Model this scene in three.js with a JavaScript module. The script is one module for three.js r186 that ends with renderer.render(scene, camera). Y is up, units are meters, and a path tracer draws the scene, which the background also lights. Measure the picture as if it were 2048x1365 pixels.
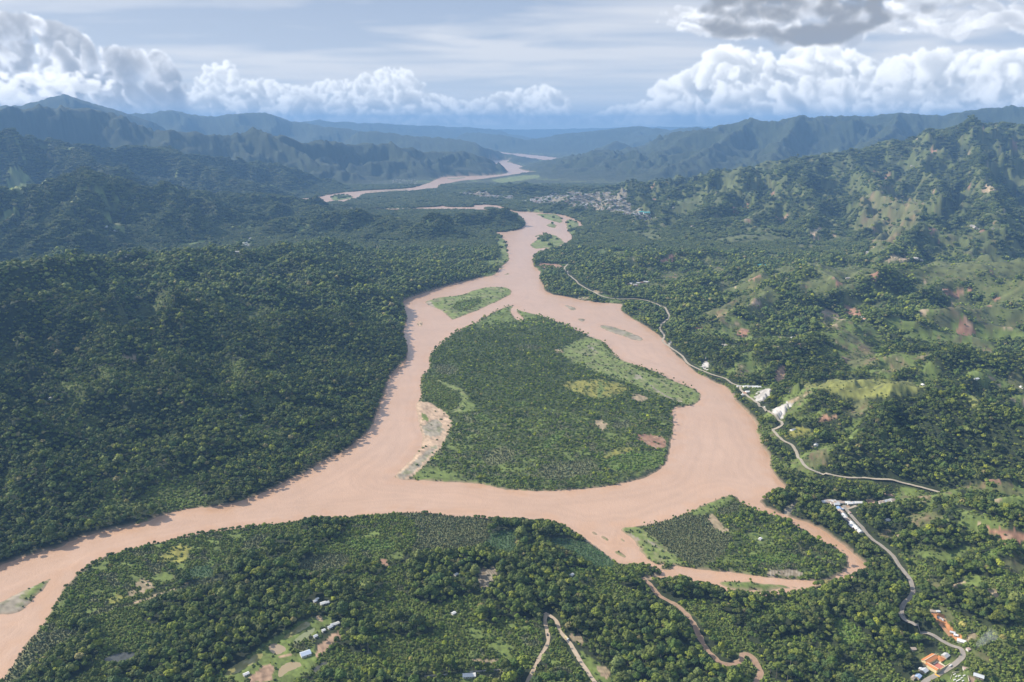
import * as THREE from 'three';
import { mergeGeometries } from 'three/addons/utils/BufferGeometryUtils.js';
import { createNoise2D, createNoise3D } from 'simplex-noise';

// ------------------------------------------------------------------ camera, sun, exposure, haze
const scene = new THREE.Scene();
const camera = new THREE.PerspectiveCamera(46.4, 1024 / 682, 5, 400000);
camera.position.set(0, 700, 0);
camera.rotation.set(THREE.MathUtils.degToRad(-15.2), 0, 0);
const renderer = new THREE.WebGLRenderer({ antialias: true });
renderer.toneMapping = THREE.LinearToneMapping;
renderer.toneMappingExposure = 1.33;
renderer.shadowMap.enabled = true;
const SUN = new THREE.Vector3(-0.76, 0.56, -0.25).normalize();
const sun = new THREE.DirectionalLight(new THREE.Color(1, 0.91, 0.76), 5);
sun.name = 'sun';
sun.position.copy(SUN).multiplyScalar(20000);
sun.castShadow = true;
sun.shadow.camera.left = sun.shadow.camera.bottom = -8000;
sun.shadow.camera.right = sun.shadow.camera.top = 8000;
sun.shadow.camera.far = 60000;
scene.add(sun, sun.target);
scene.fog = new THREE.FogExp2(new THREE.Color().setRGB(0.29, 0.56, 1.0), 4.4e-5);

// ------------------------------------------------------------------ random numbers and noise
function randomFrom(seed) {
  let s = seed >>> 0;
  return () => { s = (s + 0x6d2b79f5) | 0; let t = Math.imul(s ^ (s >>> 15), 1 | s); t = (t + Math.imul(t ^ (t >>> 7), 61 | t)) ^ t; return ((t ^ (t >>> 14)) >>> 0) / 4294967296; };
}
const rnd = randomFrom(11);
const n2 = createNoise2D(randomFrom(21)), n2b = createNoise2D(randomFrom(22)), n3 = createNoise3D(randomFrom(23));
const { clamp, lerp } = THREE.MathUtils;
const sstep = (a, b, x) => { const t = clamp((x - a) / (b - a), 0, 1); return t * t * (3 - 2 * t); };
const fbm = (x, z, oct) => { let s = 0, a = 0.5; for (let i = 0; i < oct; i++) { s += a * n2(x + i * 37.3, z - i * 17.7); x *= 2.03; z *= 2.03; a *= 0.5; } return s; };
const ridged = (x, z, oct) => { let s = 0, a = 0.5, w = 1; for (let i = 0; i < oct; i++) { let v = 1 - Math.abs(n2b(x + i * 13.1, z + i * 29.9)); v *= v * w; w = clamp(v * 1.8, 0, 1); s += a * v; x *= 2.07; z *= 2.07; a *= 0.44; } return s; };

// ------------------------------------------------------------------ the sky: air, thin veils and cumulus, computed for every direction
// Banks of cumulus: [distance in km, puff size, height of a puff over its width, depth of the cloud above, [azimuth, top, base in degrees], ...]
const BANKS = [
  [36,0.8,1,0.1,[-26.41,1.04,-0.48],[-23.53,1.52,-0.49],[-21.11,2.16,-0.5],[-19.43,4.02,-0.44],[-18.66,4.19,-0.45],[-18.01,2.82,-0.45],[-16.13,2.85,-0.45],[-14.25,2.41,-0.46],[-12.92,2.89,-0.52],[-10.96,2.98,-0.53],[-8.94,3.64,-0.53],[-7.59,3.81,-0.53],[-6.77,3.27,-0.53],[-5.96,2.14,-0.64],[-4.26,1.82,-0.64],[-2.89,1.49,-0.64],[-1.34,1.99,-0.74],[-0.48,2.32,-0.74],[1.24,2.38,-0.74],[2.6,2.71,-0.74],[3.47,1.99,-0.74],[4.01,0.5,-0.74],[5.39,0.6,-0.74],[6.4,1.06,-0.64],[8.08,1.48,-0.47],[9.42,1.64,-0.4],[10.79,1.14,-0.3]],
  [21,1.3,1,0.05,[9.11,1.15,-0.3],[10.36,2.92,-0.27],[11.67,3.23,-0.2],[13.21,4.46,-0.13],[14.12,5.24,-0.13],[15.39,5.15,-0.07],[17.01,4.44,-0.07],[18.25,4.35,-0.06],[19.41,4.92,-0.0],[21.17,5.16,-0.0],[22.38,4.68,-0.0],[23.34,3.77,-0.0],[24.72,4.1,0.06],[26.03,4.63,0.12],[27.41,4.35,0.18],[29.03,4.01,0.23],[31.19,4.46,0.31],[33.63,4.48,0.44],[37.07,3.91,0.42]],
  [17,1.3,1,0.95,[-36.65,6.19,0.55],[-33.33,6.14,0.58],[-30.94,6.19,0.68],[-29.45,6.18,0.75],[-28.23,5.7,0.9],[-27.0,5.07,1.47],[-25.73,4.41,0.63],[-24.87,4.68,0.33],[-23.79,4.34,0.03],[-22.34,4.47,-0.12],[-21.99,3.65,-0.13],[-21.41,2.16,-0.13]],
  [12.5,0.75,0.9,0.0,[-36.1,2.92,1.02],[-32.82,3.26,1.11],[-31.35,3.37,1.19],[-29.82,3.47,1.29],[-28.34,2.9,1.46],[-26.97,3.22,1.77],[-25.66,2.74,1.73],[-25.03,2.1,1.74]],
  [9,1.6,0.7,1.6,[12.36,7.97,6.62],[13.83,9.53,5.61],[16.76,11.07,5.1],[20.01,10.87,5.12],[23.59,9.0,5.57],[25.88,8.03,6.65]],
  [13,1.3,0.5,0.5,[10.15,7.28,6.37],[11.1,7.56,5.73],[12.98,8.1,5.54],[17.25,8.8,5.27],[22.75,9.05,4.94],[26.84,8.77,5.06],[30.61,8.46,4.74],[36.4,7.92,4.17]]];
{
  const W = 4096, H = 2048, data = new Float32Array(W * H * 4), rand = randomFrom(5), D = Math.PI / 180, puffs = [];
  const dirOf = (az, el) => [Math.sin(az * D) * Math.cos(el * D), Math.sin(el * D), -Math.cos(az * D) * Math.cos(el * D)];
  function addPuff(az, el, rdeg, km, flat, deep) {
    const d = dirOf(az, el), R = km * (1 + 0.1 * (rand() - 0.5));
    puffs.push({ az, el, rdeg, x: d[0] * R, y: d[1] * R, z: d[2] * R, r: R * rdeg * D, R, flat, deep });
  }
  function bank(km, size, flat, deep, prof) {
    for (let az = prof[0][0]; az < prof[prof.length - 1][0]; az += size * 0.42) {
      let i = 0; while (i + 2 < prof.length && prof[i + 1][0] < az) i++;
      const [a0, t0, b0] = prof[i], [a1, t1, b1] = prof[i + 1], f = clamp((az - a0) / (a1 - a0), 0, 1), top = lerp(t0, t1, f), base = lerp(b0, b1, f), tall = top - base;
      if (tall < 0.12) continue;
      let y = base;
      while (y < top) {
        const r = Math.min(size * (0.55 + 0.6 * rand()), tall * 0.45), k = (y - base) / tall;
        const rr = r * (1 - 0.35 * k);
        addPuff(az + (rand() - 0.5) * size * 0.5, Math.min(y + rr * 0.5, top - rr * 0.8), rr, km, flat, deep);
        y += rr * 0.95;
      }
    }
  }
  for (const [km, size, flat, deep, ...prof] of BANKS) bank(km, size, flat, deep, prof);
  for (let az = 42; az < 318; az += 5 + 9 * rand()) {            // the same kind of banks all round
    const km = 18 + 18 * rand(), w = 6 + 10 * rand(), t = 2 + 3.5 * rand();
    bank(km, 1.1, 1, 0.3, [[az, 0.6, 0.2], [az + w * 0.3, t * (0.6 + 0.5 * rand()), 0.2], [az + w * 0.6, t, 0.2], [az + w, 0.6, 0.2]]);
  }
  const byColumn = Array.from({ length: 720 }, () => []);
  for (const p of puffs) for (let a = Math.floor((p.az - p.rdeg * 1.2) * 2); a <= Math.ceil((p.az + p.rdeg * 1.2) * 2); a++) byColumn[((a % 720) + 720) % 720].push(p);
  let deepHere = 0;
  const shapeAt = (list, x, y, z) => {
    let s = 0, best = 0;
    for (const p of list) { const dx = x - p.x, dy = ((y - p.y) * (y < p.y ? 1.35 : 1)) / p.flat, dz = z - p.z, q = dx * dx + dy * dy + dz * dz; if (q < p.r * p.r) { const d = 1 - Math.sqrt(q) / p.r; s = s + d - s * d * 0.45; if (d > best) { best = d; deepHere = p.deep; } } }
    return Math.min(s, 1.3);
  };
  const billow = (x, y, z, oct) => { let s = 0, a = 0.5; for (let i = 0; i < oct; i++) { s += a * (0.62 - Math.abs(n3(x, y, z))); x = x * 2.13 + 3; y = y * 2.13; z = z * 2.13; a *= 0.58; } return s; };
  const wisps = (x, y, z) => 0.55 * n3(x * 0.9, y * 1.6, z * 0.9) + 0.3 * n3(x * 2.1, y * 3.4, z * 2.1 + 5) + 0.17 * n3(x * 4.7, y * 7, z * 4.7) + 0.1 * n3(x * 10, y * 13, z * 10);
  const sunlight = [1.62, 1.52, 1.38], skylight = [0.5, 0.58, 0.7];
  for (let j = 0; j < H; j++) {
    const el = ((j + 0.5) / H - 0.5) * 180;
    for (let i = 0; i < W; i++) {
      const round = ((i + 0.5) / W - 0.5) * 2 * Math.PI, az = ((((round / D + 90) % 360) + 540) % 360) - 180, k = (j * W + i) * 4;
      // clear air: pale at the horizon, bluer higher up, brighter towards the sun
      const d = dirOf(az, Math.max(el, 0)), cosS = d[0] * SUN.x + d[1] * SUN.y + d[2] * SUN.z, up = Math.max(0, el), t = 1 - Math.exp(-up / 9), glow = 0.16 * Math.pow(Math.max(0, cosS), 3) + 0.5 * Math.pow(Math.max(0, cosS), 24);
      const c = [lerp(0.58, 0.14, t) + glow, lerp(0.63, 0.225, t) + glow * 0.95, lerp(0.68, 0.4, t) + glow * 0.85];
      if (el > 0) {
        const q = 1 / (d[1] + 0.045), vx = d[0] * q, vz = d[2] * q, veil = fbm(vx * 0.16 + 0.3 * n2(vz * 0.3, vx * 0.25), vz * 0.3 + 3, 5), wisp = fbm(vx * 0.6 + 4 + 0.5 * n2b(vx * 0.3, vz * 0.4), vz * 1.3, 5);
        const a = clamp(0.52 + 1.4 * veil + 0.6 * wisp, 0, 1) * 0.75 * sstep(-1, 4, el);
        const lit = [0.66 + glow, 0.665 + glow, 0.685 + glow];
        for (let m = 0; m < 3; m++) c[m] = lerp(c[m], lit[m], a);
      }
      const list = el > -1.5 && el < 16 ? byColumn[(((Math.floor(az * 2)) % 720) + 720) % 720].filter((p) => Math.abs(p.el - el) < p.rdeg * 1.3 * Math.max(1, p.flat)) : [];
      const hit = [];
      for (const p of list) { const b = p.x * d[0] + p.y * d[1] + p.z * d[2], q = p.x * p.x + p.y * p.y + p.z * p.z - b * b; if (q < p.r * p.r) { const h = Math.sqrt(p.r * p.r - q); hit.push([b - h, b + h]); } }
      if (hit.length) {
        const near = byColumn[(((Math.floor(az * 2)) % 720) + 720) % 720];
        hit.sort((a, b) => a[0] - b[0]);
        let through = 1, T = hit[0][0] - 1e-6, rgb = [0, 0, 0], first = 0;
        for (const [a0, a1] of hit) {
          let t0 = Math.max(a0, T); const dt = clamp((a1 - a0) / 14, 0.03, 0.16);
          for (t0 += dt * rand(); t0 < a1 && through > 0.02; t0 += dt) {
            const x0 = d[0] * t0, y0 = d[1] * t0, z0 = d[2] * t0, g = 0.16 + 0.004 * t0, wq = n3(x0 * 0.8, y0 * 0.8, z0 * 0.8), wr = n3(x0 * 0.8 + 9, y0 * 0.8, z0 * 0.8 - 4), x = x0 + g * wq, y = y0 + g * 0.8 * wr, z = z0 + g * wr, s = shapeAt(list, x, y, z);
            if (s <= 0.02) continue;
            const deep = deepHere, soft = clamp((deep - 1.05) * 3, 0, 1), dens = sstep(0.0, 0.1 + 0.5 * soft, s - 0.1 - 0.8 * lerp(billow(x0 * 1.05, y0 * 1.15, z0 * 1.05, 6), 0.22 + 0.8 * wisps(x0, y0, z0), soft * 0.85));
            if (dens <= 0.01) continue;
            let tau = 0;
            for (let q = 1, l = 0.05; q <= 6; q++, l *= 1.55) { const lx = x + SUN.x * l * 1.6, ly = y + SUN.y * l * 1.6, lz = z + SUN.z * l * 1.6, ls = shapeAt(near, lx, ly, lz); if (ls > 0.02) tau += sstep(0.0, 0.35, ls - 0.1 - 0.8 * billow(lx * 1.05, ly * 1.15, lz * 1.05, 2)) * l * 4.4; }
            tau += deep * 3.6 * Math.max(soft, sstep(0.15, 0.9, s));
            const direct = 0.45 * Math.exp(-tau) + 0.35 * Math.exp(-tau * 0.3) + 0.2 * Math.exp(-tau * 0.08), phase = 0.82 + 0.8 * Math.pow(Math.max(0, cosS), 4), amb = (1 - 0.42 * Math.min(deep, 1.6) * Math.max(soft, sstep(0.05, 0.7, s))) * (0.8 + 0.2 * (1 - Math.exp(-Math.max(0, y - 0.3) * 0.6)));
            const op = through * (1 - Math.exp(-dens * dt * (16 - 8 * soft)));
            if (!first) first = t0;
            for (let m = 0; m < 3; m++) rgb[m] += op * (sunlight[m] * direct * phase * 0.62 + skylight[m] * (m === 2 ? 1 + 0.22 * Math.min(deep, 0.7) : m === 0 ? 1 - 0.12 * Math.min(deep, 0.7) : 1) * amb * 0.56);
            through -= op;
          }
          T = Math.max(T, t0);
        }
        const air = 1 - Math.exp(-Math.max(0, first - 8) * 0.016), solid = 1 - through;
        if (solid > 0) for (let m = 0; m < 3; m++) { const cc = rgb[m] / solid; c[m] = lerp(c[m], lerp(cc, [0.56, 0.64, 0.74][m], air * 0.6), solid); }
      }
      data[k] = c[0]; data[k + 1] = c[1]; data[k + 2] = c[2]; data[k + 3] = 1;
    }
  }
  const t = new THREE.DataTexture(data, W, H, THREE.RGBAFormat, THREE.FloatType);
  t.mapping = THREE.EquirectangularReflectionMapping; t.magFilter = THREE.LinearFilter; t.needsUpdate = true;
  scene.background = t; scene.environment = t;
}

// Outlines of the water and of the land inside it, in metres (x, z).
const WATER = [
  [[-1026.9,-983.0],[-900.0,-1107.7],[-841.7,-1165.9],[-818.0,-1197.1],[-795.8,-1213.8],[-774.9,-1223.4],[-768.4,-1249.5],[-739.7,-1275.5],[-705.8,-1293.5],[-669.9,-1316.5],[-658.1,-1336.2],[-626.3,-1363.2],[-592.2,-1375.0],[-579.9,-1368.1],[-524.6,-1396.3],[-475.5,-1453.7],[-453.8,-1499.7],[-428.1,-1537.2],[-404.3,-1589.9],[-377.6,-1639.2],[-356.9,-1697.2],[-339.0,-1765.0],[-335.7,-1831.1],[-344.0,-1927.7],[-343.9,-2025.7],[-357.2,-2202.8],[-329.3,-2333.1],[-333.2,-2448.0],[-352.1,-2552.1],[-384.6,-2688.4],[-388.9,-2839.0],[-394.2,-2920.3],[-417.6,-3035.8],[-453.4,-3176.4],[-430.7,-3277.2],[-382.4,-3365.9],[-331.5,-3459.3],[-277.8,-3557.7],[-226.7,-3619.3],[-159.5,-3726.6],[-95.2,-3771.3],[-72.0,-3863.7],[-65.5,-3985.5],[-22.9,-4168.8],[-9.5,-4281.0],[-30.1,-4588.4],[-31.8,-4866.5],[-61.3,-5137.9],[-133.8,-5376.9],[-17.6,-5394.8],[97.8,-5677.7],[84.4,-6046.2],[48.4,-6464.2],[-16.6,-6646.4],[-170.4,-7017.0],[-277.9,-6973.9],[-378.4,-7240.8],[-177.9,-7334.2],[-8.6,-6889.1],[14.2,-6729.2],[121.8,-6688.1],[233.5,-6594.1],[370.0,-6502.7],[433.2,-6401.1],[509.4,-5990.8],[517.6,-5830.2],[462.0,-5561.1],[385.5,-5495.3],[384.2,-5306.4],[401.8,-5057.4],[316.3,-4779.7],[223.7,-4575.3],[129.5,-4411.2],[110.4,-4224.2],[110.2,-4036.3],[133.4,-3935.9],[146.3,-3817.0],[128.5,-3661.5],[146.9,-3517.7],[140.1,-3440.2],[158.7,-3347.8],[242.4,-3277.2],[314.1,-3192.8],[409.0,-3160.2],[449.7,-3150.5],[426.1,-3050.8],[435.6,-2948.4],[464.6,-2839.0],[491.8,-2736.9],[512.9,-2618.6],[511.3,-2478.4],[525.4,-2331.9],[538.8,-2226.3],[564.7,-2144.8],[591.8,-2098.5],[593.4,-2032.3],[585.8,-1969.9],[594.4,-1904.6],[594.0,-1843.1],[591.9,-1779.5],[578.7,-1762.8],[575.1,-1730.3],[565.4,-1678.5],[564.8,-1619.8],[544.8,-1555.9],[543.0,-1521.4],[547.4,-1480.1],[546.5,-1440.8],[529.8,-1442.7],[506.6,-1431.2],[498.5,-1414.7],[481.4,-1406.9],[476.0,-1392.1],[479.4,-1376.4],[490.9,-1357.9],[503.6,-1344.6],[509.5,-1336.9],[538.8,-1316.4],[557.0,-1290.9],[565.6,-1250.2],[576.3,-1224.3],[579.9,-1189.6],[580.9,-1168.2],[578.5,-1145.2],[552.2,-1129.5],[517.8,-1116.3],[481.7,-1109.9],[468.3,-1099.2],[455.2,-1095.9],[434.8,-1091.7],[398.2,-1080.5],[368.6,-1083.4],[341.5,-1087.5],[321.1,-1100.1],[299.9,-1111.2],[276.3,-1124.2],[252.9,-1128.6],[228.0,-1125.1],[212.1,-1131.7],[237.8,-1134.8],[243.5,-1144.3],[235.6,-1158.9],[228.0,-1168.7],[213.3,-1176.2],[198.2,-1173.7],[180.7,-1172.5],[169.1,-1186.4],[155.6,-1209.7],[137.9,-1239.4],[122.1,-1267.4],[104.0,-1293.6],[87.7,-1304.0],[63.7,-1321.5],[38.5,-1316.3],[13.6,-1322.8],[-33.5,-1325.4],[-77.9,-1335.3],[-113.0,-1339.3],[-155.2,-1349.4],[-193.9,-1352.8],[-256.1,-1342.6],[-317.5,-1332.6],[-345.3,-1330.2],[-390.0,-1320.4],[-409.2,-1310.6],[-463.2,-1304.2],[-517.4,-1282.2],[-572.4,-1266.9],[-596.4,-1251.9],[-644.2,-1225.7],[-680.1,-1203.1],[-698.0,-1176.0],[-701.5,-1139.6],[-702.2,-1100.4],[-692.6,-1059.0],[-685.7,-1032.8],[-681.8,-999.6],[-678.5,-960.5],[-672.9,-927.4],[-665.7,-889.5],[-672.0,-832.6],[-799.6,-723.3]],
  [[-913.0,-6943.6],[-784.6,-7044.7],[-637.2,-7122.4],[-635.6,-7255.7],[-596.1,-7096.3],[-400.5,-7070.4],[-287.0,-7135.5],[-246.8,-7296.7],[-232.9,-7070.4],[-239.4,-6881.8],[-97.8,-6531.2],[-271.4,-6806.3],[-527.4,-6826.8],[-740.1,-6826.8],[-904.4,-6847.5],[-1170.2,-6607.6],[-1600.5,-6685.7],[-2003.0,-6931.2],[-2221.5,-7381.9],[-2170.8,-7785.6],[-1922.9,-8102.4],[-1918.1,-8309.5],[-1820.2,-8640.2],[-1630.8,-8895.6],[-1459.9,-9039.3],[-1244.4,-9144.8],[-1137.8,-9363.2],[-1078.9,-9758.8],[-1017.5,-10215.0],[-1016.1,-11014.3],[-942.4,-11330.3],[-642.8,-11461.8],[-274.2,-11630.4],[-66.7,-12092.6],[-82.6,-12878.6],[-206.9,-14266.4],[-457.7,-15856.8],[-499.9,-16310.6],[-333.5,-16790.9],[-31.9,-16790.9],[56.9,-16310.6],[-117.5,-16113.0],[52.6,-15077.0],[225.6,-14015.0],[97.1,-13677.4],[207.5,-12878.6],[404.7,-12166.9],[193.3,-11982.7],[41.3,-11804.0],[-226.3,-11330.3],[-449.0,-10773.7],[-635.2,-10628.5],[-758.8,-10215.0],[-893.5,-9662.8],[-822.8,-9252.7],[-912.9,-9144.8],[-1070.2,-8795.7],[-1279.6,-8697.9],[-1412.8,-8545.8],[-1544.9,-8416.9],[-1517.2,-8019.0],[-1557.7,-7778.8],[-1543.1,-7394.0],[-1680.6,-7626.2],[-1719.0,-7194.9],[-1946.1,-7381.9],[-1886.4,-7149.6],[-1493.9,-6973.9],[-1139.6,-6931.2]],
  [[-733.8,-22688.5],[-316.8,-21944.6],[34.6,-20487.7],[184.2,-20806.6],[320.2,-19977.2],[775.7,-18849.0],[824.2,-18415.4],[1131.0,-17527.5],[993.5,-16790.9],[576.0,-16933.3],[357.2,-16650.8],[414.4,-17840.4],[31.8,-18849.0],[-149.1,-20487.7],[-510.6,-21825.2]],
  [[-1224.6,-28467.8],[-696.0,-27685.4],[-716.2,-26588.8],[-1001.6,-26588.8]]];
const ISLANDS = {
  A: [[3.4,-3134.6],[-50.8,-3050.8],[-100.7,-2920.3],[-146.8,-2799.9],[-191.7,-2724.6],[-224.0,-2596.1],[-248.9,-2488.7],[-258.5,-2389.3],[-259.2,-2362.2],[-245.1,-2289.4],[-251.8,-2229.0],[-263.2,-2195.7],[-254.3,-2071.5],[-237.1,-2000.2],[-250.7,-1959.6],[-244.6,-1907.7],[-218.3,-1788.2],[-202.6,-1681.7],[-211.4,-1623.1],[-227.0,-1568.0],[-239.3,-1524.6],[-242.9,-1499.6],[-203.1,-1491.4],[-143.0,-1486.6],[-90.3,-1483.3],[-51.5,-1469.8],[-23.5,-1451.7],[17.5,-1444.0],[89.2,-1444.0],[165.4,-1455.6],[223.5,-1479.3],[272.8,-1503.7],[306.3,-1533.1],[328.8,-1577.0],[352.4,-1642.2],[376.1,-1744.2],[397.8,-1834.3],[405.4,-1895.1],[413.8,-1926.8],[438.9,-1930.7],[466.6,-1935.9],[492.8,-1973.0],[509.3,-2035.3],[491.7,-2093.8],[454.5,-2147.6],[429.9,-2229.0],[383.7,-2289.4],[348.5,-2334.4],[325.2,-2400.3],[319.7,-2490.2],[305.1,-2586.6],[281.3,-2608.9],[250.3,-2654.7],[231.2,-2714.2],[194.5,-2801.7],[154.1,-2867.5],[105.6,-2944.8],[60.8,-2993.6],[17.9,-3053.0],[20.8,-2979.1],[43.0,-2908.4],[45.6,-2867.5],[23.2,-2862.2],[0.9,-2936.3],[-4.4,-3037.9],[6.5,-3099.1]],
  B: [[-358.5,-3176.4],[-333.3,-3242.9],[-307.7,-3277.2],[-230.4,-3312.1],[-189.4,-3365.9],[-163.0,-3440.2],[-111.7,-3498.0],[-42.5,-3505.8],[-11.5,-3459.3],[-0.1,-3365.9],[-25.4,-3277.2],[-80.5,-3160.2],[-125.2,-3050.8],[-174.5,-2962.6],[-209.2,-2892.7],[-224.3,-2879.1],[-245.8,-2948.4],[-287.6,-3050.8],[-327.5,-3112.4]],
  C: [[105.8,-4843.3],[145.3,-4922.0],[167.4,-5144.6],[231.5,-5355.8],[242.5,-5233.1],[276.1,-5263.3],[306.2,-5087.1],[326.9,-4922.0],[312.8,-4817.6],[269.7,-4707.5],[210.0,-4668.6],[166.1,-4644.7],[129.7,-4620.9]],
  D: [[191.2,-6535.4],[310.6,-6535.4],[375.2,-6444.3],[393.5,-6185.4],[365.1,-5870.1],[321.7,-5984.7],[273.8,-6144.3],[223.3,-6312.3]],
  E: [[404.5,-6063.4],[447.2,-6144.3],[495.4,-5984.7],[484.7,-5796.1],[457.4,-5618.8],[373.4,-5517.3],[400.5,-5796.1]],
  F: [[241.1,-5796.1],[299.7,-5907.8],[327.6,-5759.8],[300.9,-5584.5],[269.9,-5653.4]],
  P: [[213.6,-1294.8],[251.3,-1307.2],[296.6,-1327.4],[329.7,-1351.2],[365.2,-1382.0],[401.4,-1410.8],[429.4,-1427.2],[440.1,-1417.3],[437.6,-1392.1],[452.5,-1373.2],[471.9,-1351.8],[497.3,-1333.9],[512.6,-1304.9],[524.7,-1277.1],[539.7,-1245.0],[554.8,-1229.4],[562.9,-1204.3],[559.5,-1180.0],[548.7,-1156.6],[525.7,-1136.2],[504.3,-1125.1],[480.9,-1120.7],[457.5,-1122.9],[427.4,-1127.3],[393.7,-1136.2],[366.2,-1142.9],[333.5,-1149.7],[300.4,-1156.6],[277.2,-1164.5],[265.2,-1166.8],[267.1,-1165.0],[259.7,-1154.0],[250.0,-1151.5],[241.3,-1161.3],[252.1,-1170.0],[240.4,-1171.2],[229.7,-1178.7],[224.1,-1194.1],[221.2,-1209.7],[218.2,-1225.7],[214.6,-1247.7],[205.1,-1270.3],[194.2,-1284.8],[200.1,-1296.6]],
  H: [[-1845.9,-8187.4],[-1812.4,-8309.5],[-1687.1,-8362.8],[-1600.9,-8136.2],[-1581.5,-7937.3],[-1650.3,-7747.8],[-1724.9,-7701.8]],
  Q: [[325.7,-1118.5],[355.3,-1120.7],[392.3,-1115.5],[423.8,-1108.6],[452.8,-1102.6],[437.4,-1099.2],[408.6,-1098.4],[403.6,-1090.0],[384.3,-1088.7],[385.6,-1097.1],[352.8,-1094.2],[335.4,-1100.1]],
  s1: [[-777.6,-1062.6],[-765.6,-1085.8],[-748.2,-1115.3],[-737.0,-1134.1],[-736.0,-1122.7],[-731.3,-1095.2],[-731.2,-1067.5],[-729.8,-1038.8],[-743.7,-1032.4],[-758.9,-1032.4],[-821.6,-994.6],[-846.7,-1030.9]],
  s2: [[315.9,-2807.6],[362.5,-2779.4],[411.5,-2688.4],[451.4,-2600.6],[420.4,-2569.5],[371.8,-2660.1],[320.7,-2736.9]],
  s3: [[205.8,-3153.7],[260.9,-3056.9],[231.8,-3029.8],[215.0,-3081.3]],
  s4: [[242.1,-2903.7],[273.9,-2898.2],[261.9,-2833.7],[245.5,-2865.6]],
  s5: [[-1612.8,-8795.7],[-1443.6,-8936.2],[-1236.0,-9081.2],[-1186.3,-9209.3],[-1145.0,-9144.8],[-1216.6,-8936.2],[-1421.3,-8795.7]],
  s6: [[-896.7,-11014.3],[-635.5,-11330.3],[-638.0,-11014.3],[-834.0,-10715.1]],
  s7: [[-65.5,-3985.5],[-31.0,-4036.3],[-47.7,-3950.7]],
  s8: [[-45.9,-3794.0],[-4.3,-3863.7],[-20.9,-3794.0]],
  s9: [[156.0,-1264.6],[160.4,-1266.0],[168.6,-1250.4],[166.5,-1244.9],[159.0,-1253.2]],
  s10: [[172.6,-1215.0],[183.3,-1212.4],[191.7,-1194.1],[188.3,-1188.9],[176.5,-1201.8]],
  s11: [[142.3,-1284.8],[150.9,-1270.3],[147.6,-1266.0],[143.3,-1273.2]],
  s12: [[189.5,-1260.3],[198.9,-1246.3],[195.7,-1243.5],[189.7,-1250.4]],
  s13: [[-351.0,-2839.0],[-335.0,-2865.6],[-321.9,-2774.3],[-337.3,-2774.3]],
  s14: [[144.5,-5173.8],[205.7,-5324.6],[186.3,-5233.1],[150.8,-5115.7]],
  s15: [[268.4,-1145.2],[275.3,-1142.9],[271.7,-1137.5],[266.0,-1139.3]]};
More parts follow.
